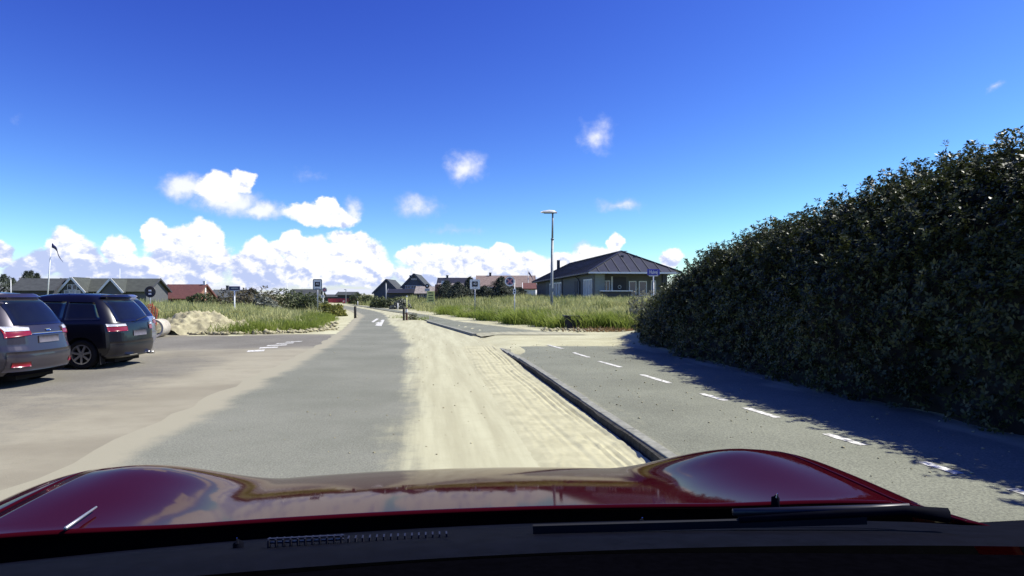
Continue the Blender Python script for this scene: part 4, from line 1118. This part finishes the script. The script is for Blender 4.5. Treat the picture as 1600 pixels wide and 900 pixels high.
def nostop(label, px_post, px, py, dia, Y, plate_py, pw, ph):
    root, x, g0 = sign_root('no_stopping_sign', label, 'road sign', px_post, Y)
    zc = AZ(py, Y) - g0; dx = AX(px, Y) - x; r_ = dia / 2
    MB().tube([(0, .05, -.2), (0, .05, zc + r_ * .3)], .032, 10).build('post', M['offwhite'], root, True)
    d = MB().lathe([(0, .012), (r_, .012), (r_, -.010), (0, -.010)], 'y', (dx, 0, zc), 36).build('sign_disc', M['greyframe'], root)
    if abs(dx) > .05: MB().bar((dx, .03, zc - r_ * .1), (0, .03, zc - r_ * .1), .03, .03).build('bracket', M['steel'], root)
    ri = r_ * .95; MB().lathe([(ri, -.0105), (ri, -.015), (r_ * .74, -.015), (r_ * .74, -.0105)], 'y', (dx, 0, zc), 36).build('pale_ring', M['white'], d)
    for k in range(4):
        a0 = k * 90 + 45 + 19; a1 = (k + 1) * 90 + 45 - 19; pts = [(dx + r_ * .17 * math.cos(R(a0 + 26)), zc + r_ * .17 * math.sin(R(a0 + 26)))]
        pts += [(dx + r_ * .735 * math.cos(R(a0 + (a1 - a0) * i / 6)), zc + r_ * .735 * math.sin(R(a0 + (a1 - a0) * i / 6))) for i in range(7)]
        MB().prism(pts, -.014, -.0105).build('blue_quarter', M['quad'], d)
    cr = MB()
    for sg in (1, -1): cr.bar((dx - r_ * .54, -.0125 - .003 * (sg > 0), zc - sg * r_ * .54), (dx + r_ * .54, -.0125 - .003 * (sg > 0), zc + sg * r_ * .54), r_ * .26, .003, (0, 1, 0))
    cr.build('red_cross', M['pinkred'], d)
    zp = AZ(plate_py, Y) - g0
    p = MB().box(-pw / 2, pw / 2, -.01, .012, zp - ph / 2, zp + ph / 2).build('sub_plate', M['white'], root)
    for q in (.22, -.22):
        MB().box(-pw * .22, pw * .22, -.014, -.0105, zp + q * ph - ph * .12, zp + q * ph + ph * .12).build('plate_mark', M['black'], p)
nostop('large round no-stopping sign with small plate in the right bank grass', 804, 796.5, 439.5, .58, 36, 455.5, .16, .30)
nostop('small distant no-stopping sign behind the left 40 sign', 504.5, 507, 453, .42, 52, 463, .26, .22)


def street_sign(label, px, Y, top, bot, w, m, txt, postm):
    root, x, g0 = sign_root('street_name_sign', label, 'street sign', px, Y)
    zt, zb = AZ(top, Y) - g0, AZ(bot, Y) - g0; zc = (zt + zb) / 2
    MB().tube([(0, 0, -.3), (0, 0, zb - .01)], .034, 10).build('post', postm, root, True)
    MB().box(-w * .36, w * .36, -.02, .02, zb - .05, zb - .002).build('bracket', M['offwhite'], root)
    p = MB().box(-w / 2, w / 2, -.018, .018, zb, zt).build('name_board', m, root, bevel=.01)
    if txt: text_obj('lettering', txt, (zt - zb) * .86, (0, -.021, zc), (R(90), 0, 0), M['white'], p, sx=.62)
    else: MB().box(-w * .3, w * .34, -.022, -.0185, zc - .03, zc + .03).build('lettering', M['steel'], p)
street_sign('blue street-name sign reading Hulvej on a white post by the hedge end', 1021, 29, 420.5, 430, .57, M['blue'], 'Hulvej', M['offwhite'])
street_sign('navy street-name sign with unreadable letters on a white post on the left bank', 366.5, 34, 447.3, 453.3, .58, M['navy'], None, M['white'])


def lamp_post():
    Y = 38; root, x, g0 = sign_root('street_lamp', 'tall grey street lamp standing in the right bank grass', 'street lamp', 862, Y)
    top = AZ(333, Y) - g0; mid = AZ(374, Y) - g0
    dx = .06
    MB().tube([(0, 0, -.4), (0, 0, 1.4), (dx * .7, 0, mid)], [.085, .085, .075], 14).build('lower_pole', M['polegrey'], root, True)
    MB().tube([(dx * .7, 0, mid - .02), (dx * .72, 0, mid + .05)], .10, 14).build('collar', M['polegrey'], root, True)
    MB().tube([(dx * .7, 0, mid + .05), (dx, 0, top)], [.06, .05], 12).build('upper_pole', M['polegrey'], root, True)
    b = MB().box(dx - .02, dx + .05, -.06, .06, .25, .55); 
    sec = [(-.72, .10, .04), (-.58, .16, .12), (-.2, .19, .19), (.1, .17, .17), (.26, .08, .07)]; vs = []; k = 12
    for xx, hw, hh in sec:
        for i in range(k):
            a = math.pi * i / (k - 1); vs.append((xx + dx, hw * math.cos(a), top + .0 + hh * math.sin(a) + (xx) * -.03))
    n = len(vs); fs = [(j * k + i, j * k + i + 1, (j + 1) * k + i + 1, (j + 1) * k + i) for j in range(len(sec) - 1) for i in range(k - 1)]
    fs += [(j * k, (j + 1) * k, (j + 1) * k + k - 1, j * k + k - 1) for j in range(len(sec) - 1)] + [tuple(range(k)), tuple(reversed(range(n - k, n)))]
    hd = meshobj('lamp_head', vs, fs, M['offwhite'], root, True)
    MB().box(-.52 + dx, .10 + dx, -.10, .10, top - .02, top + .012).build('lamp_glass', M['walldark'], hd)
    MB().box(-.02, .12, -.14, -.07, mid - 3.1, mid - 2.9).build('service_clamp', M['polegrey'], root)
lamp_post()
root, x, g0 = sign_root('street_lamp', 'distant thin street lamp by the red hoarding', 'street lamp', 540.5, 108)
MB().tube([(0, 0, -.3), (0, 0, AZ(453, 108) - g0)], [.10, .05], 8).build('pole', M['polegrey'], root)
MB().box(-.3, .1, -.1, .1, AZ(453, 108) - g0, AZ(452, 108) - g0).build('lamp_head', M['offwhite'], root)


def flagpole(label, px, Y, top, lean, mpole, pennant):
    root, x, g0 = sign_root('flagpole', label, 'flagpole', px, Y)
    zt = AZ(top, Y) - g0
    MB().tube([(0, 0, -.3), (lean, 0, zt)], [.07, .04], 10).build('pole', mpole, root, True)
    MB().lathe([(0, zt + .12), (.06, zt + .06), (0, zt)], 'z', (lean, 0, 0), 10).build('finial', mpole, root)
    if pennant:
        v = []; L_, n = pennant, 12
        for i in range(n + 1):
            a = i / n; xx = lean + .03 + L_ * .55 * a ** .8; yy = .12 * math.sin(a * 7); w = .42 * (1 - a) + .03; zc = zt - .25 - L_ * .85 * a ** 1.2
            v += [(xx, yy, zc + w / 2), (xx, yy, zc - w / 2)]
        o = meshobj('pennant', v, [(2 * i, 2 * i + 1, 2 * i + 3, 2 * i + 2) for i in range(n)], M['navy'], root, True)
        sm = o.modifiers.new('t', 'SOLIDIFY'); sm.thickness = .012
flagpole('white leaning flagpole with dark pennant behind the two cars', 73, 60, 379, .42, M['white'], 1.9)
flagpole('thin pale flagpole far off behind the dark bush mounds', 448, 105, 432, .0, M['white'], 0)
flagpole('thin pale flagpole behind the long house on the left', 186.5, 118, 420, .1, M['white'], 0)
flagpole('flagpole with limp dark flag behind the left end of the dark-roofed house', 826, 92, 423, -.1, M['offwhite'], 1.4)
flagpole('short plain white pole rising left of the small dark house', 17, 82, 437, .0, M['white'], 0)
root, x, g0 = sign_root('utility_post', 'grey wooden post in front of the grey gabled house', 'post', 603, 74)
MB().tube([(0, 0, -.3), (0, 0, AZ(443, 74) - g0)], [.09, .075], 9).build('pole', M['polegrey'], root, True)
MB().lathe([(0, .10), (.085, .03), (.085, 0), (0, -.01)], 'z', (0, 0, AZ(443, 74) - g0), 10).build('cap', M['polegrey'], root)


def bollard(label, px, Y, top, r_, m, band):
    root, x, g0 = sign_root('bollard', label, 'bollard', px, Y, 'wooden bollards at the road narrowing')
    zt = AZ(top, Y) - g0
    MB().tube([(0, 0, -.2), (0, 0, zt - .03), (0, 0, zt)], [r_, r_, r_ * .75], 12).build('stake', m, root, True)
    if band: MB().lathe([(r_ + .003, zt - .30), (r_ + .006, zt - .28), (r_ + .006, zt - .12), (r_ + .003, zt - .10)], 'z', (0, 0, 0), 14).build('reflector_band', M['offwhite'], root)
bollard('single dark bollard on the left sand spit of the road', 555, 43, 478.5, .085, M['wooddark'], False)
bollard('dark left bollard of the pair on the right sand', 631, 39, 480.5, .07, M['wooddark'], False)
bollard('reddish brown right bollard of the pair on the right sand', 635.3, 39.3, 480.5, .07, M['woodred'], True)
root, x, g0 = sign_root('marker_post', 'thin yellowish marker post in grass behind the bollard pair', 'marker post', 635.6, 58)
MB().tube([(0, 0, -.2), (0, 0, AZ(464, 58) - g0)], .04, 8).build('stake', M['yellow'], root, True)
MB().box(-.06, .06, -.05, .05, AZ(464, 58) - g0 - .005, AZ(462, 58) - g0).build('cap', M['white'], root)
for px, Y, tp, lb in ((621.5, 64, 474, 'short white stake left of the bollard pair in the bushes'), (559, 92, 471, 'short white stake at the far bend by the red hoarding')):
    root, x, g0 = sign_root('white_stake', lb, 'stake', px, Y)
    MB().tube([(0, 0, -.2), (0, 0, AZ(tp, Y) - g0)], [.07, .055], 8).build('stake', M['offwhite'], root, True)
    MB().lathe([(0, .06), (.055, .0), (0, -.02)], 'z', (0, 0, AZ(tp, Y) - g0), 8).build('cap', M['offwhite'], root)

# round sign seen from behind, netting and pipe by the sand heap
root, x, g0 = sign_root('round_sign', 'dark round sign seen from its back, beside the sand heap', 'road sign', 234, 25.2)
zc = AZ(456, 25.2) - g0
MB().tube([(0, .03, -.2), (0, .03, zc + .12)], .022, 10).build('post', M['greyframe'], root, True)
d = MB().lathe([(0, .012), (.21, .012), (.225, -.012), (.19, -.02), (.17, -.006), (0, -.006)], 'y', (.02, 0, zc), 32).build('sign_disc', M['black'], root, True)
for zz in (.05, -.08): MB().box(-.05 + .02, .05 + .02, -.04, -.0065, zc + zz - .03, zc + zz + .03).build('clamp', M['white'], d)
root = empty('orange_net', 'orange-red plastic netting bunched below the round sign', 'netting', (AX(234, 24.6), 24.6, 0))
nt = MB()
for k in range(-6, 7):
    a = k / 6
    nt.bar((a * .26, .10 * math.sin(k * 1.7), .42), (a * .22 + .05, .08 * math.cos(k), 1.28 - .22 * abs(a)), .022, .014, (0, 1, 0))
for j in range(9):
    zz = .45 + j * .09; wv = .26 - .10 * (zz - .4) / .9
    nt.tube([(-wv, .05 * math.sin(j), zz), (0, -.06, zz + .04), (wv, .05 * math.cos(j), zz - .02)], .013, 5)
nt.build('mesh', M['orange'], root)
st_ = MB()
for xx in (-.24, .24): st_.tube([(xx, .0, -.1), (xx * .9, 0, 1.15)], .02, 8)
st_.build('stakes', M['woodred'], root)
root = empty('concrete_pipe', 'open concrete pipe end lying in front of the sand heap', 'pipe', (AX(246, 24.0), 24.0, .34), R(12))
MB().lathe([(.34, -.45), (.34, .45), (.27, .45), (.27, -.45), (.34, -.45)], 'y', (0, 0, 0), 28).build('tube', M['concrete'], root, True)
root = empty('grass_shade_box', 'black box standing in for a shadowed gap in the right bank grass', 'box', (AX(906, 28.3), 28.3, h1(AX(906, 28.3), 28.3)), R(4))  # box and lid added to darken a gap where only shadow lies
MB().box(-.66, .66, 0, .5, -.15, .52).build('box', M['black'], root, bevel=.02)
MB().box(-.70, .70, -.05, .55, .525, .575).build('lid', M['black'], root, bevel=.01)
root, x, g0 = sign_root('menu_board', 'yellow poster board with dark lines before the low kiosk', 'poster board', 673, 62)
zb, zt = AZ(472, 62) - g0, AZ(455, 62) - g0
b = MB().box(-.36, .36, -.03, .03, zb, zt).build('board', M['yellow'], root, bevel=.01)
for q in range(4):
    zz = zt - .16 - q * .24; MB().box(-.25 + .04 * (q % 2), .24 - .05 * ((q + 1) % 2), -.034, -.0305, zz - .055, zz + .055).build('text_line', M['ink'], b)
MB().box(-.34, -.30, -.02, .02, -.2, zb).box(.30, .34, -.02, .02, -.2, zb).build('legs', M['white'], root)
MB().box(-.8, -.40, -.02, .02, zb - .02, zb + .05).build('foot_rail', M['yellow'], root)
root, x, g0 = sign_root('round_pylon_sign', 'white sign with dark round emblem above the kiosk roof', 'shop sign', 667.5, 78)
zz = AZ(447, 78) - g0
MB().tube([(0, .05, -.2), (0, .05, zz)], .06, 8).build('post', M['steel'], root, True)
d = MB().lathe([(0, .02), (.27, .02), (.27, -.02), (0, -.02)], 'y', (0, 0, zz), 28).build('disc', M['black'], root)
MB().lathe([(0, -.03), (.10, -.026), (.11, -.0205)], 'y', (0, 0, zz + .02), 16).build('emblem', M['white'], d)
MB().box(-.30, .30, -.02, .02, zz - .62, zz - .29).build('name_panel', M['bluewhite'], root)

# ------------------------------------------------------------ buildings
def window(parent, x0, x1, z0, z1, y=0, axis='x', fr=.06, m='glass', bars=1, out=-1, fm='white'):
    """framed window on the local plane y=const (axis x) or x=const (axis y); out = outward sign"""
    f = MB(); t0, t1 = sorted((y, y + out * .05))
    segs = [(x0, x1, z0, z0 + fr), (x0, x1, z1 - fr, z1), (x0, x0 + fr, z0 + fr, z1 - fr), (x1 - fr, x1, z0 + fr, z1 - fr)]
    for k in range(1, bars + 1):
        xm = x0 + (x1 - x0) * k / (bars + 1); segs.append((xm - fr * .35, xm + fr * .35, z0 + fr, z1 - fr))
    for a, b, c, d in segs:
        if axis == 'x': f.box(a, b, t0, t1, c, d)
        else: f.box(t0, t1, a, b, c, d)
    fo = f.build('window', M[fm], parent)
    g0_, g1 = sorted((y + out * .012, y + out * .022)); p = MB()
    if axis == 'x': p.box(x0 + fr * .5, x1 - fr * .5, g0_, g1, z0 + fr * .5, z1 - fr * .5)
    else: p.box(g0_, g1, x0 + fr * .5, x1 - fr * .5, z0 + fr * .5, z1 - fr * .5)
    p.build('pane', M[m], fo); return fo


def slab(mb, pts, th):
    """roof slab: polygon points, thickness downwards along its normal"""
    p = [Vector(q) for q in pts]; n = (p[1] - p[0]).cross(p[2] - p[0]).normalized()
    if n.z < 0: p.reverse(); n = -n
    k = len(p); vs = p + [q - n * th for q in p]
    mb.add(vs, [tuple(range(k)), tuple(reversed(range(k, 2 * k)))] + [(i, i + k, (i + 1) % k + k, (i + 1) % k) for i in range(k)])


def big_house():
    rz = math.atan(.135); e1 = Vector((math.cos(rz), math.sin(rz))); e2 = Vector((-math.sin(rz), math.cos(rz)))
    o = Vector((5.76, 48)) + e1 * .5 + e2 * .5; g0 = .70
    root = empty('bungalow', 'low dark hip-roofed bungalow with a veranda beside the hedge', 'house', (o.x, o.y, g0), rz)
    W, D = 6.3, 25.0; ez = 3.30 - g0; az_ = 5.10 - g0; bz = -.3
    MB().box(0, .12, 0, 3.3, bz, ez - .12).build('corner_wall', M['wallpale'], root)
    MB().box(.002, .122, 3.301, 11.0, bz, ez - .12).build('side_wall', M['wallgrey'], root)
    MB().box(0, .12, 11.001, 19.5, bz, ez - .12).build('side_wall', M['wallpale'], root)
    MB().box(.002, .122, 19.501, D, bz, ez - .12).build('end_wall', M['wallbrown'], root)
    MB().box(.125, .80, 0, .12, bz, ez - .12).build('front_wall', M['wallgreen'], root)
    MB().box(.80, .92, .121, 1.30, bz, ez - .12).build('veranda_cheek', M['wallgreen'], root)
    MB().box(.921, W, 1.18, 1.30, bz, ez - .12).build('veranda_wall', M['wallpale'], root)
    MB().box(W - .12, W, 1.301, D, bz, ez - .12).build('far_wall', M['wallgrey'], root)
    MB().box(.125, W - .125, D - .12, D, bz, ez - .12).build('back_wall', M['wallgrey'], root)
    MB().box(.13, W - .13, .13, D - .13, ez - .12, ez - .06).build('ceiling', M['wallpale'], root)
    MB().box(.13, W + .3, -.4, 1.17, bz, .05).build('veranda_floor', M['concrete'], root)
    # windows on the left side
    for d0 in (.35, 1.25, 2.15): window(root, d0, d0 + .85, .15, 2.10, 0, 'y', .09, 'bluewhite', 1)
    for d0 in (11.3, 12.6, 13.9): window(root, d0, d0 + 1.15, .35, 2.05, 0, 'y', .11, 'bluewhite', 0)
    window(root, 15.9, 17.2, .5, 2.0, 0, 'y', .14, 'glass', 0)
    dr = MB().box(-.03, .0, 5.2, 6.2, .0, 2.02).build('side_door', M['walldark'], root)
    MB().box(-.06, -.031, 6.02, 6.08, .95, 1.10).build('door_handle', M['steel'], dr)
    MB().tube([(-.06, 4.2, bz), (-.06, 4.2, 1.9), (-.10, 4.6, 2.2), (-.30, 5.0, ez - .15)], .05, 8).build('downpipe', M['walldark'], root)
    MB().tube([(-.08, 11.0, bz), (-.08, 11.0, ez - .2)], .05, 8).build('downpipe', M['walldark'], root)
    # veranda front
    window(root, 1.05, 1.62, .72, 1.98, 1.18, 'x', .07, 'glass', 1)
    door = MB().box(1.85, 2.92, 1.12, 1.18, .06, 2.25).build('door', M['black'], root)
    MB().lathe([(.10, 0), (.145, -.005), (.145, -.02), (.10, -.02), (.10, 0)], 'y', (2.38, 1.115, 1.48), 20).build('round_emblem', M['steel'], door)
    MB().box(1.72, 1.845, 1.13, 1.179, .06, 2.30).build('door_post', M['white'], root)
    window(root, 3.15, 3.75, .80, 1.95, 1.18, 'x', .07, 'glass', 0)
    window(root, 3.95, 4.60, .80, 1.95, 1.18, 'x', .07, 'glass', 0)
    window(root, 4.95, 5.35, .5, 2.0, 1.18, 'x', .07, 'glass', 0)
    MB().box(5.45, 5.75, -.06, .20, bz, ez - .14).build('veranda_post', M['walldark'], root)
    MB().box(.45, 3.0, -.30, .05, 1.13, 1.20).build('counter', M['white'], root)
    MB().box(.55, 2.9, -.12, -.04, bz, 1.128).build('counter_front', M['walldark'], root)
    MB().box(5.9, 7.2, .25, .33, 1.05, 1.20).build('side_rail', M['offwhite'], root)
    # hip roof with overhang
    ov = .5; A = (-ov, -ov, ez); B = (W + ov, -ov, ez); C_ = (W + ov, D + ov, ez - .30); D_ = (-ov, D + ov, ez - .30)
    R1 = (W / 2, 3.1, az_); R2 = (W / 2, D - 3.1, az_ - .1)
    roof = MB()
    vs = [A, B, C_, D_, R1, R2]; vs += [(x, y, z - .10) for x, y, z in vs[:4]]
    roof.add(vs, [(0, 1, 4), (1, 2, 5, 4), (2, 3, 5), (3, 0, 4, 5), (6, 9, 8, 7), (0, 6, 7, 1), (1, 7, 8, 2), (2, 8, 9, 3), (3, 9, 6, 0)])
    ro = roof.build('roof', M['darkroof'], root)
    def seam(p, q, n): MB().bar(Vector(p) + n * .02, Vector(q) + n * .02, .06, .05, n).build('roof_seam', M['walldark'], ro)
    Av, Bv, R1v, R2v, Dv = map(Vector, (A, B, R1, R2, D_)); nf = (Bv - Av).cross(R1v - Av).normalized(); nl = (R1v - Av).cross(Dv - Av).normalized()
    if nl.z < 0: nl = -nl
    if nf.z < 0: nf = -nf
    for k in range(1, 9):
        u = k / 9; base = Av.lerp(Bv, u); top = Av.lerp(R1v, u * 2) if u <= .5 else Bv.lerp(R1v, (1 - u) * 2)
        seam(base, top, nf)
    for k in range(1, 27):
        u = k / 27; base = Av.lerp(Dv, u); y = base.y
        t = (y - Av.y) / (R1v.y - Av.y)
        if t < 1: top = Av.lerp(R1v, t)
        elif y > R2v.y: top = R2v.lerp(Dv, (y - R2v.y) / (Dv.y - R2v.y))
        else: top = R1v.lerp(R2v, (y - R1v.y) / (R2v.y - R1v.y))
        seam(base, top, nl)
    for p, q in ((Av, R1v), (Bv, R1v), (R1v, R2v), (Dv, R2v)): MB().bar(p + Vector((0, 0, .04)), q + Vector((0, 0, .04)), .16, .06).build('ridge_cap', M['darkroof'], ro)
    MB().box(-ov - .02, W + ov + .02, -ov - .10, -ov - .004, ez - .13, ez - .005).build('gutter', M['white'], ro)
    MB().box(-ov - .09, -ov - .004, -ov, D + .4, ez - .24, ez - .14).build('side_gutter', M['walldark'], ro) if False else None
    MB().box(W / 2 - 2.0, W / 2 - 1.72, 19.0, 19.3, az_ - .9, az_ + .12).build('chimney', M['walldark'], ro)
    MB().box(W / 2 - .1 + .6, W / 2 + .7, 4.6, 4.9, az_ - .2, az_ + .10).build('roof_vent', M['steel'], ro)
    MB().box(W / 2 + .25, W / 2 + .95, 4.45, 5.05, az_ + .10, az_ + .14).build('vent_cap', M['steel'], ro)
    for k, xx in enumerate((2.9, 4.0)):
        pt = Av.lerp(Bv, .5) * .28 + R1v * .72; MB().box(xx - .1, xx + .1, pt.y - .1, pt.y + .1, pt.z - .05, pt.z + .12).build('roof_vent', M['walldark'], ro)
big_house()


def gable(label, px, Y, w, d, wall, ridge, rot, wm, rm, barge='white', along='x', ov=.35, name='house', feats=(), chim=None, z0=None):
    """gable house; ridge along local x (along='x') or local y; front wall faces -y. centre-front at px,Y"""
    x = AX(px, Y); g0 = (h1(x, Y) if z0 is None else z0); root = empty(name, label, 'house', (x, Y, g0), R(rot))
    MB().box(-w / 2, w / 2, 0, .15, -.4, wall - .002).box(-w / 2, w / 2, d - .15, d, -.4, wall - .002).box(-w / 2, -w / 2 + .15, .152, d - .152, -.4, wall - .002).box(w / 2 - .15, w / 2, .152, d - .152, -.4, wall - .002).build('wall', M[wm], root)
    rf = MB(); gs = []; bg = []
    if along == 'x':
        k = (ridge - wall) / (d / 2); e = wall - ov * k
        slab(rf, [(-w / 2 - ov, -ov, e), (w / 2 + ov, -ov, e), (w / 2 + ov, d / 2, ridge), (-w / 2 - ov, d / 2, ridge)], .14)
        slab(rf, [(-w / 2 - ov, d + ov, e), (w / 2 + ov, d + ov, e), (w / 2 + ov, d / 2, ridge), (-w / 2 - ov, d / 2, ridge)], .14)
        for sx in (-1, 1):
            xx = sx * w / 2; g = MB(); gs.append(g); g.add([(xx - sx * .15, .02, wall), (xx - sx * .15, d - .02, wall), (xx - sx * .15, d / 2, ridge - .15), (xx - sx * .01, .02, wall), (xx - sx * .01, d - .02, wall), (xx - sx * .01, d / 2, ridge - .15)], [(0, 1, 2), (5, 4, 3), (0, 3, 4, 1), (1, 4, 5, 2), (2, 5, 3, 0)])
            for y0 in (-ov, d + ov): bg.append(((xx + sx * (ov + .03), y0, e - .08), (xx + sx * (ov + .03), d / 2, ridge - .06)))
    else:
        k = (ridge - wall) / (w / 2); e = wall - ov * k
        for sx in (-1, 1): slab(rf, [(sx * (w / 2 + ov), -ov, e), (sx * (w / 2 + ov), d + ov, e), (0, d + ov, ridge), (0, -ov, ridge)], .14)
        for yy in (.01, d - .15): g = MB(); gs.append(g); g.add([(-w / 2 + .02, yy, wall), (w / 2 - .02, yy, wall), (0, yy, ridge - .15), (-w / 2 + .02, yy + .14, wall), (w / 2 - .02, yy + .14, wall), (0, yy + .14, ridge - .15)], [(0, 1, 2), (5, 4, 3), (0, 3, 4, 1), (1, 4, 5, 2), (2, 5, 3, 0)])
        for sx in (-1, 1): bg.append(((sx * (w / 2 + ov), -ov - .04, e - .08), (0, -ov - .04, ridge - .06)))
    ro = rf.build('roof', M[rm], root); [g.build('gable', M[wm], root) for g in gs]
    for p, q in bg: MB().bar(p, q, .06, .24, (0, 0, 1)).build('barge_board', M[barge], ro)
    for ft in feats: window(root, *ft[:4], 0, 'x', ft[4] if len(ft) > 4 else .08, ft[5] if len(ft) > 5 else 'glass', ft[6] if len(ft) > 6 else 1)
    if chim: 
        cx_, cy_, cw, ct, cm = chim; MB().box(cx_ - cw / 2, cx_ + cw / 2, cy_ - cw / 2, cy_ + cw / 2, wall, ct).build('chimney', M[cm], ro)
        MB().box(cx_ - cw / 2 - .04, cx_ + cw / 2 + .04, cy_ - cw / 2 - .04, cy_ + cw / 2 + .04, ct + .002, ct + .09).build('chimney_cap', M[cm], ro)
    return root


# long house on the left with two white-edged cross gables
root = gable('long dark-roofed house with two white-edged front gables behind the cars', 153, 88, 12.6, 7, 1.75, 3.45, 6, 'wallgrey', 'greenroof', 'walldark', ov=.4,
             feats=((-.6, .2, .7, 1.6), (.3, 1.1, .7, 1.6), (1.2, 1.9, .7, 1.6)))
for cx_, w_, pk in ((-2.75, 2.9, 3.5), (2.25, 2.6, 3.35)):
    wg = MB().prism([(cx_ - w_ / 2, -.3), (cx_ + w_ / 2, -.3), (cx_ + w_ / 2, 1.75), (cx_, pk - .12), (cx_ - w_ / 2, 1.75)], -1.0, .9).build('front_gable', M['wallgrey'], root)
    rr = MB()
    for sx in (-1, 1): slab(rr, [(cx_ + sx * (w_ / 2 + .3), -1.3, 1.42), (cx_ + sx * (w_ / 2 + .3), 2.6, 1.42), (cx_, 3.2, pk + .02), (cx_, -1.3, pk + .02)], .12)
    ro = rr.build('gable_roof', M['greenroof'], root)
    for sx in (-1, 1): MB().bar((cx_ + sx * (w_ / 2 + .34), -1.36, 1.36), (cx_, -1.36, pk - .05), .08, .26).build('barge_board', M['white'], ro)
    if cx_ < 0:
        for k in range(3): window(root, cx_ - 1.05 + k * .71, cx_ - .38 + k * .71, .55, 1.75, -1.0, 'x', .07, 'bluewhite', 0)
        for k in range(2): window(root, cx_ - .62 + k * .64, cx_ - .02 + k * .64, 1.8, 2.5, -1.0, 'x', .06, 'glass', 0)
gable('small dark house left of the white flagpole', 51, 84, 4.4, 6, 1.75, 3.25, 14, 'walldark', 'slateroof', 'walldark')
gable('red-roofed house with a white end chimney beyond the sand heap', 275, 96, 5.6, 6, .75, 2.75, -4, 'brick', 'redroof', 'redroof', ov=.3, chim=(2.75, 3, .32, 3.15, 'white'))
gable('grey-roofed cottage with white porch gable left of the navy street sign', 322, 112, 3.2, 6, 1.3, 2.35, 0, 'wallgrey', 'slateroof', 'white', 'y', feats=((-1.2, -.4, .2, 1.1), (.3, 1.1, .2, 1.1)))
gable('low grey-roofed house behind the navy street sign', 356, 118, 7.0, 6, 1.2, 2.5, 0, 'wallgrey', 'slateroof', 'slateroof', chim=(-1.4, 3, .4, 3.2, 'walldark'))
gable('small house with brown hipped roof behind the left bush mounds', 473, 112, 4.6, 5, 1.5, 2.55, 0, 'wallpale', 'slateroof', 'slateroof', feats=((1.2, 2.0, .5, 1.3),))
gable('blue-grey gabled house behind the grey post', 604, 108, 4.3, 8, 1.35, 3.50, 0, 'bluegrey', 'slateroof', 'bluegrey', 'y', ov=.25)
gable('taller blue-grey gabled house with a dark chimney', 647, 106, 3.9, 8, 2.25, 4.30, 0, 'bluegrey', 'slateroof', 'bluegrey', 'y', ov=.25, chim=(-1.15, 3.5, .28, 4.0, 'walldark'),
      feats=((-.45, .45, 3.25, 3.5, .05), (-1.5, -.6, 1.75, 2.3, .04), (-.5, .4, 1.75, 2.3, .04), (.5, 1.4, 1.75, 2.3, .04)))
gable('low flat-roofed link between the two blue-grey gabled houses', 632, 104, 5.0, 2, 1.25, 1.75, 0, 'walldark', 'darkroof', 'steel', ov=.3, name='lean_to')
gable('low kiosk with grey tiled roof behind the yellow board', 664, 80, 1.9, 3, 1.2, 1.95, 0, 'walldark', 'tileroof', 'tileroof', ov=.3, name='kiosk', feats=((-.7, -.1, .3, 1.1, .04), (.1, .6, .3, 1.1, .04)))
gable('dark-roofed house behind the weathered tiled building', 706, 98, 4.6, 6, 1.6, 3.35, 0, 'brick', 'darkroof', 'darkroof', ov=.15, chim=(-1.0, 3, .3, 3.65, 'walldark'))
root = gable('brick building with weathered tiled roof left of the dark pines', 702, 80, 3.0, 4, 1.25, 2.20, 0, 'brick', 'tileroof', 'tileroof', ov=.1)
MB().box(-1.72, -1.1, -.6, -.05, -.3, 2.0).build('brick_pier', M['brick'], root)
MB().box(-.95, -.35, -.45, -.1, 1.95, 2.45).build('dormer', M['white'], root)
root = gable('long orange-roofed house behind the dark pines', 790, 104, 9.4, 6, 2.0, 3.85, 0, 'wallpale', 'orangeroof', 'orangeroof', ov=.2, chim=(-2.6, 3, .35, 4.25, 'walldark'), feats=((-3.2, -2.4, .7, 1.6), (-1.8, -1.2, .7, 1.6), (3.2, 4.0, .9, 1.6)))
MB().box(-4.6, -1.9, -.32, -.22, 1.72, 1.92).build('white_fascia', M['white'], root)
gable('small red-roofed outhouse left of the dark-roofed bungalow', 828, 86, 1.5, 3, 1.55, 2.25, 0, 'offwhite', 'redroof', 'white', ov=.2, name='outhouse')
# red hoarding at the far end of the road
root = empty('red_hoarding', 'long low red hoarding at the far end of the road', 'hoarding', (AX(535, 116), 116, h1(AX(535, 116), 116) - .1))
for k in range(10):
    x0 = -2.6 + k * .52
    MB().box(x0, x0 + .505, -.02, .02, .06, .82).build('panel', M['redpaint'], root)
MB().box(-2.6, 2.6, .025, .07, .80, .90).build('rail', M['walldark'], root)
for k in range(6): MB().box(-2.6 + k * 1.02, -2.52 + k * 1.02, .03, .11, -.3, .795).build('fence_post', M['wooddark'], root)
gable('dark low roof behind the red hoarding', 540, 128, 3.2, 4, 1.0, 1.55, 0, 'walldark', 'slateroof', 'walldark', name='shed')
gable('far brown roof left of the red hoarding', 513, 132, 3.6, 4, .9, 1.35, 0, 'wallbrown', 'slateroof', 'wallbrown', name='shed')
root, x, g0 = sign_root('parking_sign', 'small white P parking sign before the red hoarding', 'road sign', 537, 100)
zc = AZ(471.5, 100) - g0
MB().tube([(0, .04, -.2), (0, .04, zc + .2)], .035, 8).build('post', M['steel'], root)
b = MB().box(-.22, .22, -.012, .012, zc - .25, zc + .28).build('sign_board', M['redpaint'], root)
text_obj('letter', 'P', .5, (0, -.016, zc + .02), (R(90), 0, 0), M['white'], b)
